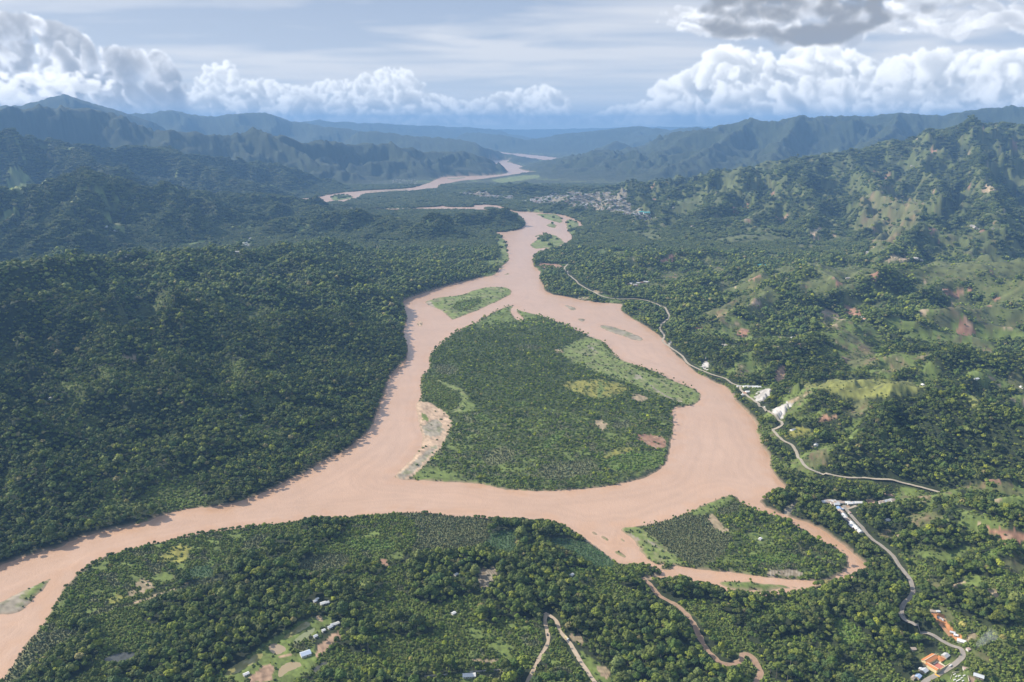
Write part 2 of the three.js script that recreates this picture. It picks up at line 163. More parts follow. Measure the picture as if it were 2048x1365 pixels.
// Crest lines of the hills: [half width, [x, height, z], ...] in metres.
const CRESTS = [
  [1550,[-1946,342,-2013],[-1776,316,-2293],[-1630,291,-2518],[-1537,275,-2692],[-1423,219,-2866],[-1300,223,-3033],[-1193,198,-3237]],
  [600,[-1193,198,-3237],[-1130,171,-3418],[-1019,140,-3816],[-948,124,-4143]],
  [420,[-1195,172,-2700],[-1027,147,-2568],[-801,115,-2229],[-667,92,-1934],[-570,60,-1852]],
  [420,[-1561,237,-2727],[-1295,172,-2305],[-1051,112,-2028],[-852,75,-1773]],
  [380,[-1012,161,-3455],[-713,131,-2914],[-557,91,-2591]],
  [950,[-3708,323,-4197],[-3382,340,-4464],[-2991,377,-4734],[-2819,398,-4954],[-2669,440,-5149],[-2566,371,-5313],[-2479,289,-5464],[-2342,315,-5632],[-2208,211,-5901],[-2007,192,-6183],[-1850,183,-6440],[-1728,144,-6577]],
  [520,[-2670,430,-5149],[-2524,278,-4546],[-2355,183,-4067]],
  [480,[-2343,308,-5632],[-2105,175,-4864]],
  [350,[-1851,171,-6439],[-1557,135,-6053],[-1195,110,-5573]],
  [420,[-1503,109,-5187],[-1280,134,-5349],[-1087,156,-5391],[-877,129,-5328],[-721,97,-5150]],
  [300,[-569,160,-5118],[-500,196,-5146],[-427,144,-5182]],
  [270,[-377,100,-5537],[-294,126,-5612],[-156,146,-5698],[-21,157,-5720],[43,117,-5700]],
  [1350,[-5770,669,-6241],[-4482,695,-7222],[-4209,634,-7500],[-3948,544,-7865],[-3509,487,-8288],[-3047,400,-8681]],
  [750,[-3047,400,-8681],[-2572,307,-9041],[-2290,205,-9220]],
  [800,[-3510,482,-8287],[-2887,309,-7782],[-2431,185,-7517]],
  [700,[-4210,625,-7499],[-3486,468,-6754],[-3155,380,-6472]],
  [500,[-2646,307,-8916],[-2321,182,-8488]],
  [1250,[-8446,967,-9215],[-6297,955,-10215],[-6021,977,-10380],[-5784,975,-10514],[-5337,931,-10748],[-4995,862,-10691],[-4461,687,-10600],[-3962,611,-10796],[-3453,681,-10969],[-3212,622,-11042],[-2874,530,-11135],[-2573,554,-11311],[-2287,455,-11576],[-1765,469,-11870],[-1216,342,-12139],[-717,324,-12479],[-378,208,-12594],[-224,103,-12598]],
  [800,[-3453,674,-10969],[-2709,392,-10455],[-2130,192,-10077]],
  [800,[-1765,462,-11869],[-1345,265,-11320],[-1104,115,-10944]],
  [500,[-2125,225,-10691],[-1773,259,-10958],[-1403,202,-11213]],
  [2200,[-9536,986,-14074],[-8662,1090,-14628],[-8243,1251,-14868],[-8103,1279,-14945],[-7900,1223,-15053],[-7519,1072,-15247],[-6821,809,-15572]],
  [3000,[-9172,964,-18891],[-8504,1024,-19201],[-7900,1141,-19457],[-7405,974,-19651],[-6658,1036,-19917],[-5999,1039,-20125],[-5335,818,-20311],[-3858,631,-19624]],
  [4500,[-8111,868,-28883],[-6788,921,-29222],[-5431,820,-29504],[-3356,718,-31824],[-907,580,-33988]],
  [1500,[-3266,617,-17701],[-2360,537,-17340],[-1483,481,-16935],[-943,429,-16473],[-617,309,-15788]],
  [1500,[-1482,517,-25958],[-350,446,-23997],[224,348,-22999]],
  [5000,[-18486,699,-42122],[-8868,646,-45137],[-3451,565,-45870],[-112,483,-46000],[2675,511,-45922],[6246,619,-45574],[17442,699,-42565]],
  [700,[-317,76,-7994],[-71,115,-8200],[133,118,-8299],[441,89,-8288],[909,79,-8351]],
  [2600,[5655,756,-5938],[4948,743,-6413],[4422,726,-6667],[4216,715,-6799],[4034,759,-6909],[3894,736,-6988],[3568,650,-7048],[3232,578,-7099],[2950,490,-7113],[2833,489,-7160],[2656,460,-7121],[2395,393,-7002],[1946,348,-6724]],
  [800,[1946,348,-6724],[1593,268,-6714],[1323,194,-6772]],
  [420,[1945,356,-6724],[1718,246,-6165],[1300,120,-5550]],
  [430,[2950,490,-7113],[2722,373,-6231],[2476,300,-5355],[2445,262,-4927],[2263,205,-4346],[1992,149,-4035],[1773,104,-3752]],
  [460,[2678,469,-7113],[2209,287,-6219],[1566,122,-5272]],
  [520,[3893,744,-6989],[3376,513,-5903],[2924,313,-4893],[2521,198,-4085]],
  [420,[3574,658,-7045],[3027,439,-5977],[2717,298,-5011]],
  [380,[2209,287,-6219],[2108,192,-5511],[1818,98,-4872]],
  [3200,[2462,384,-12765],[3004,638,-13162],[3452,731,-13568],[3904,794,-13445],[4315,840,-13318],[4628,877,-13213],[5479,903,-13425],[6773,938,-12821],[7606,1037,-12345],[9609,1140,-10859]],
  [900,[3904,794,-13445],[2931,456,-11843],[1959,175,-10417]],
  [900,[4629,869,-13213],[3786,495,-11598],[3315,297,-10489]],
  [900,[6149,914,-13131],[5131,634,-11179],[4299,461,-10125]],
  [3200,[1608,436,-24948],[1832,503,-23930],[2549,588,-23864],[3680,699,-23716],[4332,594,-22588],[4889,700,-21450]],
  [800,[2230,414,-17357],[1711,231,-15908],[1292,63,-14944]],
  [900,[3581,568,-18659],[2737,365,-16271],[1990,105,-14363]],
  [270,[387,70,-3680],[576,75,-3857],[778,66,-4026],[1041,83,-4172]],
  [850,[1097,104,-3218],[1257,126,-3213],[1379,140,-3217],[1669,154,-3190],[2013,179,-3105],[2430,235,-2790]],
  [280,[715,57,-2663],[857,82,-2807],[1048,102,-3067]],
  [280,[656,62,-2258],[762,77,-2271],[881,82,-2358],[1078,87,-2467]],
  [380,[1177,92,-2551],[1375,112,-2589],[1563,117,-2629],[1800,122,-2606]],
  [380,[1034,77,-2151],[1148,97,-2132],[1231,112,-2038],[1362,122,-2041],[1653,137,-1987]],
  [360,[685,80,-1846],[732,112,-1800],[790,125,-1771],[866,132,-1735],[909,136,-1708],[939,136,-1656],[984,134,-1599],[1043,134,-1526],[1214,140,-1417]],
  [190,[941,112,-1766],[834,95,-1656],[714,70,-1571],[642,48,-1543]],
  [300,[646,35,-1141],[714,55,-1169],[769,70,-1183],[831,85,-1172],[1017,100,-1152]],
  [260,[571,15,-940],[646,40,-972],[715,60,-978],[889,75,-979]]];

// Patches of land by what grows or lies there, in metres (x, z); later ones lie over earlier ones.
const PATCHES = [
  ['forest', [[-588.2,-4893.6],[-456,-5101.7],[-404.3,-6604],[-125.3,-6858.9],[-79.4,-5674.3],[-134.7,-5414.8],[-237.4,-5098.4],[-370.4,-4809.3]]],
  ['low', [[3.4,-3160.2],[-51.1,-3066],[-147.4,-2812.8],[-224.9,-2607.3],[-266.6,-2389.3],[-273.2,-2195.7],[-250.7,-1959.6],[-244.6,-1907.7],[-248.7,-1491.4],[-90.1,-1479.3],[-23.4,-1447.9],[89,-1440.2],[223,-1475.3],[328,-1572.5],[414.4,-1907.7],[499.6,-1973],[518,-2042.4],[385.1,-2298.3],[306.3,-2597.7],[106.3,-2964.7],[14.9,-3130.5]]],
  ['grass', [[-148.2,-2785.2],[-95.4,-2886.2],[-5.9,-3130.5],[7.8,-3099.1],[-4.4,-3037.6],[0.9,-2934.9],[23.2,-2857.8],[-5.4,-2830.8],[-43,-2817.6],[-116.9,-2779.6]]],
  ['grass', [[18,-3068.2],[60.9,-3002.4],[105.8,-2950.4],[91.2,-2898.7],[58.7,-2887.2],[45.5,-2864.5],[39.9,-2921.8]]],
  ['pasture', [[155.2,-2452.7],[262.1,-2654.8],[308,-2586.6],[313.6,-2394.1],[383.7,-2289.3],[454.2,-2146.1],[511.7,-2035.3],[489.8,-1959.6],[440.2,-1937.4],[369.3,-2046.3],[330.7,-2102.7],[268.2,-2184.1],[201.8,-2280.6],[160.1,-2355.9]]],
  ['bush', [[303.9,-2575.5],[320.3,-2448.7],[311.7,-2423.8],[295.4,-2524.4]]],
  ['bush', [[348.9,-2300.2],[381.6,-2276.1],[420.8,-2206],[433.6,-2140.6],[395.5,-2204.5]]],
  ['gravel', [[355.3,-2202.9],[372.6,-2186.3],[359.6,-2134.7],[347.6,-2168.2]]],
  ['gravel', [[381.6,-2120.9],[408.6,-2006.5],[461.5,-1953.8],[423.7,-1966.4],[388.2,-2047.6]]],
  ['gravel', [[238.5,-2521.7],[262.7,-2480.3],[278.7,-2421.3],[255.1,-2459.3]]],
  ['tan', [[129.9,-2442.8],[155.7,-2462.2],[159,-2425.2],[136.7,-2414.8]]],
  ['yellow', [[134.9,-2108.4],[244.4,-2146.3],[311.6,-2102.9],[319.9,-2060],[266.1,-2003.8],[226,-1970.8],[180.8,-2024.3],[146.5,-2066]]],
  ['grass', [[242.5,-2128.3],[260.2,-2114.2],[243,-2001.8],[221.5,-1970.3]]],
  ['tan', [[312.2,-2005.3],[338.2,-2025.8],[367.4,-1979.5],[319.4,-1961.3]]],
  ['tan', [[197.9,-1822],[219.9,-1831.7],[232.9,-1780.7],[207.1,-1750.8]]],
  ['reed', [[241.2,-1798.3],[286.3,-1823.7],[275.5,-1777],[235.7,-1753.5]]],
  ['bright', [[-100.7,-1834],[-81.3,-1876],[-50.3,-1844.9],[-62.1,-1814.2]]],
  ['bright', [[5,-1927.8],[23,-1957.2],[38.2,-1929.2],[13.7,-1898.6]]],
  ['bright', [[61.8,-1646.4],[101.1,-1738.7],[128.1,-1751.5],[114.8,-1699.3],[72.9,-1635.9]]],
  ['bright', [[-143,-2270.4],[-120.7,-2235.2],[-129.9,-2217.9]]],
  ['yellow', [[195.9,-1610.7],[238.8,-1651.7],[272.1,-1669],[259.3,-1634],[204.6,-1588.8]]],
  ['soil', [[288.3,-1725.3],[310.2,-1737.1],[354.8,-1717.5],[345.3,-1655.7],[319.2,-1649.5],[301.6,-1683.5]]],
  ['reed', [[-70.2,-1595.3],[-26.4,-1656.8],[4.4,-1638.4],[11.8,-1610.6],[-39.2,-1539.5]]],
  ['reed', [[39.7,-1517.7],[100,-1575.4],[192.4,-1578.2],[157.5,-1519.7],[87.5,-1478.5]]],
  ['bright', [[193.3,-1586.6],[269.5,-1625.5],[341.9,-1647.8],[340.9,-1621.7],[308.3,-1544.9],[239.6,-1519.7],[206.8,-1544.5]]],
  ['reed', [[-4.8,-2488.7],[73.9,-2504.5],[105.9,-2461],[39,-2425.3]]],
  ['reed', [[-243,-2294.8],[-169.9,-2288.3],[-154,-2201.6],[-207.7,-2187.8]]],
  ['tan', [[-242.6,-2095.3],[-181.6,-2108.1],[-166.3,-2032.6],[-221.6,-2028.8]]],
  ['bush', [[-265.7,-2195.7],[-234.2,-2205.1],[-182.8,-2124],[-128.9,-1949.9],[-158.7,-1873.9],[-205.1,-1953.2],[-249.4,-2070.2]]],
  ['pasture', [[-226.1,-2172.3],[-182.2,-2116],[-130.7,-2058.7],[-113.9,-1962.2],[-133.1,-1878],[-158.3,-1867.8],[-129.6,-1962.9],[-143,-2030.7],[-179.1,-2077.1]]],
  ['grass', [[-120.6,-1962.5],[-93.1,-1949],[-94.5,-1882.8],[-124.9,-1883.7]]],
  ['grass', [[-206.4,-1519.7],[-175.5,-1566.9],[-109,-1503.1],[-51.8,-1479.3],[-23.5,-1453.3],[-107.9,-1485.7],[-203.1,-1491.4]]],
  ['sand', [[-255.1,-1959.6],[-229.2,-1969.5],[-189.3,-1926.8],[-156.9,-1849.7],[-142.9,-1803.5],[-152.6,-1716.5],[-161.2,-1655.8],[-186,-1562.7],[-203.7,-1496.8],[-245.8,-1495.5],[-227,-1568],[-204.2,-1661],[-218.1,-1787],[-247.5,-1895.1]]],
  ['grass', [[-227.9,-1895.9],[-204.9,-1840.2],[-206.7,-1816.8],[-222.1,-1842.6]]],
  ['gravel', [[-194.3,-1839.9],[-170.1,-1804.5],[-159.5,-1727.4],[-194.5,-1717.7],[-215.8,-1765.4],[-213.8,-1785.7]]],
  ['gravel', [[-163,-1675.8],[-187.9,-1580.8],[-211.5,-1503.5],[-242.6,-1498],[-215.3,-1563.1],[-180.6,-1656.4]]],
  ['pasture', [[-358.5,-3176.5],[-333.3,-3242.9],[-307.7,-3277.2],[-230,-3306.4],[-189.2,-3362.2],[-163,-3440.2],[-111.7,-3498],[-42.5,-3505.9],[-11.5,-3459.2],[-0.1,-3365.9],[-25.4,-3277.2],[-80.5,-3159.1],[-125.2,-3050.8],[-174.5,-2962.1],[-209.2,-2892.7],[-224.3,-2879.1],[-245.7,-2947.3],[-287.6,-3050.8],[-327.5,-3112.3]]],
  ['bush', [[-239.3,-3085.3],[-221.7,-3180.6],[-167.1,-3215.6],[-122.9,-3272.5],[-126.2,-3165.6],[-164.8,-3032.1],[-217.2,-3010.9]]],
  ['bright', [[-216.3,-3098.2],[-173,-3191.2],[-144.3,-3180.1],[-174.1,-3080.1],[-213.4,-3054.8]]],
  ['gravel', [[-358.5,-3176.5],[-336.6,-3204.5],[-313.3,-3107.8],[-263.5,-3004.6],[-228.5,-2892.7],[-279.5,-3035.2],[-326.6,-3103.1]]],
  ['pasture', [[105.8,-4843.2],[145.2,-4918],[167.4,-5144.5],[231.5,-5355.9],[242,-5222.8],[276.1,-5263.4],[306.2,-5087.1],[326.9,-4922.1],[312.8,-4817.5],[269.7,-4707.4],[210,-4668.5],[166.1,-4644.7],[129.7,-4621]]],
  ['pasture', [[191.2,-6535.4],[310.7,-6535.4],[375.2,-6444.4],[393.5,-6185.3],[365.1,-5870.2],[321.7,-5984.6],[273.8,-6143.4],[223.3,-6312.5]]],
  ['pasture', [[404.5,-6063.4],[447.2,-6144.1],[495.4,-5984.6],[484.7,-5796.2],[457.4,-5618.7],[373.4,-5517.3],[400.3,-5793.4]]],
  ['pasture', [[241.1,-5796.2],[299.7,-5907.9],[327.6,-5759.9],[300.9,-5584.5],[269.9,-5653.3]]],
  ['low', [[166.5,-5115.7],[238.4,-5324.7],[250.7,-5069.9],[188,-4849.2]]],
  ['gravel', [[315.9,-2807.6],[362.5,-2779.4],[411.4,-2687.6],[451.4,-2600.6],[420.4,-2569.5],[371.6,-2659],[320.7,-2736.9]]],
  ['gravel', [[205.8,-3153.8],[260.9,-3056.9],[231.8,-3029.8],[215,-3081.4]]],
  ['gravel', [[242.1,-2903.7],[273.9,-2898.2],[261.9,-2833.7],[245.5,-2865.6]]],
  ['gravel', [[-1612.8,-8795.3],[-1443.6,-8936.5],[-1234.9,-9073.3],[-1186.2,-9208.9],[-1145,-9145.1],[-1216.7,-8936.5],[-1421.3,-8795.3]]],
  ['gravel', [[-896.6,-11013.8],[-635.5,-11329.8],[-637.9,-11013.8],[-833.9,-10714.7]]],
  ['gravel', [[-65.5,-3984.1],[-31,-4036.3],[-47.7,-3950.7]]],
  ['gravel', [[-45.9,-3793.9],[-4.3,-3863.7],[-20.9,-3793.9]]],
  ['grass', [[156,-1264.6],[160.4,-1266],[168.5,-1250.4],[166.5,-1244.9],[159,-1253.3]]],
  ['grass', [[172.6,-1215],[183.3,-1212.4],[191.7,-1194.1],[188.3,-1188.9],[176.5,-1201.8]]],
  ['grass', [[142.3,-1284.8],[150.9,-1270.1],[147.6,-1266],[143.3,-1273.2]]],
  ['grass', [[189.5,-1260.3],[198.9,-1246.3],[195.7,-1243.5],[189.7,-1250.4]]],
  ['grass', [[144.6,-5173.7],[205.8,-5324.7],[186.2,-5232.1],[150.8,-5115.7]]],
  ['grass', [[268.4,-1145.2],[275.3,-1142.9],[271.7,-1137.5],[266,-1139.3]]],
  ['grass', [[325.7,-1118.5],[355.2,-1120.7],[392.3,-1115.5],[423.3,-1107.4],[452.8,-1102.6],[437.4,-1099.2],[408.3,-1097.8],[403.6,-1090],[384.3,-1088.8],[385.2,-1095.9],[352.8,-1094.2],[335.4,-1100.1]]],
  ['grass', [[-1845.9,-8187.6],[-1812.4,-8309.6],[-1687.1,-8363.1],[-1601,-8136.3],[-1581.5,-7937.3],[-1650.4,-7748],[-1724.9,-7702]]],
  ['bush', [[-1798.2,-8173.4],[-1675.9,-8306.2],[-1606.2,-8064.3],[-1711.1,-7902.7]]],
  ['gravel', [[-777.3,-1062.2],[-765.6,-1085.9],[-748.1,-1115.3],[-737,-1134.1],[-736,-1122.6],[-731.3,-1095.2],[-731.2,-1067.5],[-729.8,-1038.8],[-743.6,-1032.3],[-758.6,-1032.1],[-821.6,-994.6],[-846.7,-1030.9]]],
  ['pasture', [[-758.2,-1074.1],[-745.8,-1111.5],[-737,-1134.1],[-733.4,-1094.4],[-735.6,-1057.6]]],
  ['sand', [[-351,-2839],[-335,-2865.6],[-321.9,-2774.4],[-337.3,-2774.4]]],
  ['low', [[211.5,-1299.3],[330.4,-1354.8],[430.4,-1431.2],[438.4,-1395.2],[514.6,-1310.7],[564.9,-1209.3],[557.4,-1165.9],[503.5,-1122.9],[426.7,-1125.1],[276.8,-1162.1],[262.2,-1164.3]]],
  ['reed', [[250.4,-1302.3],[327.7,-1342.4],[364.1,-1341.3],[363.5,-1271.2],[384.5,-1259.3],[363.6,-1209.2],[326.5,-1162.2],[290.2,-1167.4],[260.7,-1210.3],[231.9,-1273]]],
  ['grass', [[329.6,-1351],[429.5,-1427.9],[437.6,-1413.8],[372.7,-1353.4],[333.3,-1329.7]]],
  ['tan', [[359.8,-1335.3],[376.1,-1344.1],[379.9,-1293.3],[388.9,-1275.7],[363.5,-1271.2]]],
  ['reed', [[376.8,-1347.2],[405.8,-1371.7],[435.8,-1386.2],[423.8,-1353.2],[384.9,-1334.7]]],
  ['plot', [[408,-1143.8],[448.7,-1155.2],[471.9,-1143.8],[466.9,-1129.6],[417.7,-1135.2]]],
  ['bright', [[384,-1190.1],[438.8,-1202.5],[480.6,-1189.9],[465.9,-1169.1],[390.7,-1169]]],
  ['grass', [[399.2,-1264.3],[433.4,-1270.9],[455.4,-1255.2],[414.7,-1243.7]]],
  ['tan', [[526.5,-1144.9],[553.9,-1169.6],[549.9,-1156.6],[526.5,-1138.4]]],
  ['pasture', [[194.2,-1284.8],[200.1,-1296.6],[219.4,-1299.6],[232.8,-1283.7],[248,-1254.8],[262,-1216.3],[275.8,-1182.6],[278.1,-1167.4],[267,-1171.5],[229.7,-1178.7],[221.1,-1209],[214.5,-1247.4]]],
  ['gravel', [[203.6,-1280.7],[217.9,-1261.3],[223.6,-1242.7],[213.5,-1250.2]]],
  ['gravel', [[234.4,-1249.3],[243.7,-1238.1],[256.3,-1219.1],[240.7,-1228.6]]],
  ['reed', [[-213.8,-1335.7],[-187.4,-1352.1],[-154.8,-1345.6],[-96.9,-1336.3],[-33.3,-1319.8],[-47.6,-1277.6],[-38,-1259.2],[-48.8,-1223.6],[-117.4,-1205.2],[-152.5,-1209],[-173.3,-1190.9],[-166.8,-1232.3],[-162.9,-1276.4]]],
  ['crop', [[-40.8,-1253.2],[-32.4,-1277.7],[13.2,-1277.7],[1,-1241],[12.6,-1211],[-13.4,-1198.8],[-43.2,-1234.1]]],
  ['crop', [[66.8,-1252.6],[114.2,-1247.8],[144.1,-1220.2],[168.8,-1183.2],[171.4,-1158.9],[137.2,-1153.1],[128.1,-1174.3],[96.8,-1212.3],[63,-1234.4]]],
  ['bush', [[-316.7,-1328.7],[-185.3,-1335.7],[-162.9,-1276.4],[-172.6,-1185.3],[-222.5,-1143],[-277.9,-1143.9]]],
  ['bright', [[-296.6,-1233.3],[-258.7,-1251.7],[-184.4,-1231.8],[-218,-1202.2],[-274,-1208.6]]],
  ['grass', [[-210.5,-1190.7],[-183.4,-1201.9],[-179.7,-1178.4],[-201.3,-1167.5]]],
  ['soil', [[-220,-1178.7],[-206.6,-1183.9],[-199.3,-1158],[-213.3,-1154.6]]],
  ['plot', [[-56.8,-1138.7],[-48.9,-1149.2],[-25.4,-1151.3],[-25,-1127.1],[-38.8,-1088.8],[-52.2,-1093.8]]],
  ['bush', [[-207.6,-1054.3],[-177.6,-1097.7],[-156.4,-1098.2],[-180.1,-1041.9]]],
  ['bush', [[-65.2,-992.4],[-1.6,-1018.5],[42.9,-1006.4],[42.8,-938.7],[9.7,-885.9],[-36,-920.4],[-54.1,-964.3]]],
  ['bush', [[54.7,-966.2],[67.8,-966.5],[79.4,-927.4],[97,-867.9],[48.9,-868],[46,-902.1]]],
  ['tan', [[77.1,-979],[97.5,-977.3],[99.6,-947],[86.3,-956.8]]],
  ['grass', [[87.5,-942.9],[109.5,-927.7],[134.3,-868.7],[108,-868.1]]],
  ['tan', [[111.8,-905.7],[125.1,-902.4],[129.7,-885.2],[118.2,-881.6]]],
  ['tan', [[-53.1,-918.9],[-17.6,-921.6],[-19.8,-913.1],[-49.4,-912.1]]],
  ['bush', [[-116.5,-880.1],[-55.3,-894.5],[-16.1,-897.1],[-4.8,-881.1],[-1.4,-849.8],[-117.4,-848.6]]],
  ['grass', [[-68.3,-887.8],[-46.2,-890.4],[-40.9,-868.9],[-66.9,-864.8]]],
  ['bright', [[78.4,-1146],[115.4,-1157.7],[124.6,-1137.2],[90.9,-1126.1]]],
  ['gravel', [[95.7,-1299.6],[104.5,-1299.6],[122.6,-1273.2],[138.5,-1244.9],[158.9,-1215],[175.8,-1196.6],[193,-1183.8],[199.5,-1173.2],[196.9,-1165.4],[180.1,-1168.3],[163.8,-1187],[148,-1216],[127.5,-1248.3],[108.6,-1276.7]]],
  ['tan', [[209.4,-1127],[222.7,-1137.9],[237,-1137.6],[238.7,-1132.4],[223.7,-1127.7],[214.2,-1117.2]]],
  ['bush', [[-699.9,-1091.3],[-679.8,-1202.6],[-594.1,-1246.8],[-515,-1275.9],[-407.5,-1304.8],[-389.9,-1262.6],[-457.1,-1192.9],[-498.3,-1150],[-630.5,-1029.7],[-669.1,-965.5],[-685.8,-1033.1]]],
  ['yellow', [[-588.9,-1228.7],[-554.9,-1234.6],[-537.8,-1183.7],[-549.9,-1166.6],[-578.3,-1175.5],[-593.5,-1167.2],[-585.8,-1193.1]]],
  ['bush', [[-699.3,-1095.1],[-666,-1152.7],[-618.4,-1167.7],[-578.3,-1175.5],[-540.5,-1161.2],[-593,-1118.4],[-616.7,-1053.6],[-649.4,-1027.7],[-682.1,-1037.4]]],
  ['tan', [[-593.2,-1115.9],[-578.7,-1120.7],[-564.8,-1108.1],[-555.9,-1090.9],[-567.4,-1076.9],[-580.8,-1091.4]]],
  ['grass', [[-581,-1125.9],[-559.5,-1144.7],[-539.6,-1134.3],[-538.5,-1108.1],[-552.6,-1105.5]]],
  ['tan', [[-595.4,-1084.7],[-586.5,-1089.1],[-577.6,-1072.6],[-583.7,-1068.3]]],
  ['yellow', [[-616.3,-1058.1],[-613.8,-1080.7],[-588.6,-1073],[-593,-1059.6],[-610.3,-1051.2]]],
  ['bright', [[-508.3,-1167.2],[-493.3,-1189.9],[-475.7,-1181.5],[-496.7,-1159.4]]],
  ['bright', [[-479.5,-1151.3],[-467,-1173.1],[-452.7,-1140],[-469.4,-1143]]],
  ['crop', [[-526,-1142.6],[-508.3,-1167.2],[-486.6,-1151.3],[-474.4,-1129.4],[-502.5,-1118.7]]],
  ['reed', [[-628.9,-1023.2],[-610.7,-1046.8],[-576.3,-1052.3],[-548.5,-1073.9],[-508.7,-1102.7],[-451.8,-1129.2],[-445,-1112.8],[-499,-1092.1],[-544.4,-1064.5],[-573.2,-1045.5],[-605.8,-1031.5],[-621.6,-1016.7]]],
  ['tan', [[-576.3,-1052.3],[-548.5,-1073.9],[-509.2,-1104],[-506.5,-1100.6],[-544.9,-1068.7],[-572,-1048.8]]],
  ['reed', [[-664.3,-880.3],[-674.2,-929.6],[-678.3,-960.3],[-676.3,-990.3],[-656,-984.8],[-613.3,-996.4],[-636.5,-950.1],[-644.8,-903.9],[-646.9,-873.9]]],
  ['reed', [[-341.5,-1189.3],[-272.9,-1200.6],[-263.4,-1152],[-356.2,-1137.5]]],
  ['reed', [[-468.6,-1227.5],[-439,-1275.6],[-416.5,-1250.6],[-455,-1204]]],
  ['grass', [[-349,-949.4],[-326.2,-971.7],[-298.7,-1008.3],[-264.2,-1015.9],[-258.2,-998.8],[-271.9,-980.1],[-277.2,-949.4],[-257.6,-918.4],[-273.2,-875.2],[-305.1,-862.8],[-377.7,-878.4],[-365.5,-899.9]]],
  ['dirt', [[-344.8,-872.7],[-338.3,-895.2],[-326.2,-909.1],[-312.1,-904.9],[-313.3,-888.9],[-307,-871.3]]],
  ['dirt', [[-268,-945],[-257.3,-962],[-242.6,-979.6],[-236.8,-975.8],[-249.2,-952.7],[-257,-928.6],[-268.3,-921.1],[-265.8,-935.8]]],
  ['dirt', [[-316.3,-919.6],[-308.1,-928.5],[-298.3,-932],[-301.1,-924.7],[-312.2,-917.7]]],
  ['bush', [[-308.4,-947],[-302.6,-952.4],[-285.8,-973.4],[-272,-961.9],[-277.5,-939.3],[-296.2,-928.2]]],
  ['yellow', [[-330,-3819.1],[-283.7,-3992.8],[-257.6,-3858.5],[-315.1,-3736.8]]],
  ['pasture', [[-73,-5179],[-31.8,-4866.6],[-24.7,-4523.6],[-9.5,-4281],[-66.2,-4028.7],[-98.6,-4100.1],[-58.2,-4446],[-110.4,-4842.5]]],
  ['grass', [[-249.4,-3601.2],[-135.5,-3739.9],[-84.6,-3857.5],[-95,-3762.2],[-217.1,-3590.3]]],
  ['grass', [[-319.9,-5009.9],[-268,-5052.4],[-277,-5014.7]]],
  ['bright', [[-153.8,-5262.8],[-72.8,-5161],[-36.8,-4826.8],[-104.6,-5080]]],
  ['tan', [[-1021.9,-1994.7],[-992.7,-2027.3],[-990.3,-2004.3],[-1005.5,-1971.1]]],
  ['bush', [[-1252.2,-2622.1],[-1194.9,-2650.9],[-1144.9,-2565.9],[-1212,-2579.4]]],
  ['bush', [[-911.7,-2422],[-868,-2683.1],[-815.1,-2612.7],[-829.6,-2313.5]]],
  ['grass', [[-1003.1,-1602.9],[-999.8,-1652],[-983.3,-1617.4]]],
  ['bush', [[-1018.1,-1460.3],[-987,-1449.8],[-926.7,-1332.1],[-932.6,-1318.6]]],
  ['pasture', [[-4222.2,-6677.8],[-4077.4,-6866.9],[-3768.1,-6690.9],[-2881.3,-4828.9],[-2978.7,-4688.3]]],
  ['pasture', [[-2951.8,-4623.1],[-2857.4,-4664.9],[-2828.1,-4551.9],[-2828,-4411.3]]],
  ['pasture', [[-2483.7,-4780.2],[-2396,-4835.8],[-2207.6,-4600.1],[-2313.2,-4591.7]]],
  ['pasture', [[-2714.2,-4839],[-2534.9,-4724.6],[-2490.5,-4573.9]]],
  ['grass', [[-1986.1,-4643.7],[-1888.3,-4811.4],[-1808,-4836.1],[-1922.4,-4588.7]]],
  ['grass', [[-1706.8,-4942.9],[-1628.2,-5041.5],[-1536.1,-4704],[-1587.1,-4624.9]]],
  ['bright', [[888.9,-5314.3],[978.6,-5367.6],[903.2,-5029.4],[864.3,-5091.4]]],
  ['white', [[811.2,-5178],[831.4,-5223.5],[895.6,-5282.8],[858.9,-5160.6]]],
  ['soil', [[122.2,-4151.9],[253.8,-4079.3],[268.1,-3955.9],[160,-3957]]],
  ['bright', [[489.2,-4587.1],[542.7,-4623.7],[524.8,-4346],[460,-4303.2]]],
  ['grass', [[793.2,-5220.2],[980.1,-5374.8],[937.2,-5128.9],[942.1,-4897.3],[832.1,-4867.7],[831.1,-5153.8]]],
  ['soil', [[714.9,-3909.3],[774.3,-3968.1],[884.3,-4333.7],[829.6,-3997],[780.5,-3932.4]]],
  ['grass', [[768.2,-3969],[921.4,-4521.4],[890.8,-4332.9],[789.9,-3984.8]]],
  ['tan', [[271.8,-3283.7],[322.3,-3281.5],[324.9,-3232.2],[275.6,-3241]]],
  ['tan', [[348.5,-3402],[392.7,-3396],[387.6,-3348.5],[358.1,-3349.4]]],
  ['town', [[13.7,-7484.5],[106.3,-7615.8],[220.4,-7569.9],[350.4,-7924.9],[475.7,-8019.2],[544.9,-7318.8],[833.3,-7425.4],[992.6,-6785.3],[940.8,-6626.7],[886.6,-6166.3],[986.4,-5937.7],[1052.6,-5653.1],[1007.6,-5543.2],[829.9,-5781.3],[752.3,-5866.3],[663.4,-6303],[504.3,-6745.4],[359,-6909.2],[209.8,-7195.9]]],
  ['town', [[-628.8,-8180.5],[-397.9,-8022.5],[-211.4,-7852.3],[49.6,-7778.8],[37.2,-7644.6],[-124.8,-7633.8],[-292.2,-7780.5],[-616.6,-8018.3]]],
  ['grass', [[257.2,-7306.4],[359.2,-7130.6],[291.5,-7057.8]]],
  ['pasture', [[-12.1,-10140.2],[313.7,-10846.4],[436.9,-11525.5],[90.4,-11541.9],[-144.1,-10888.4],[-285.7,-10663.9],[-161.8,-9946]]],
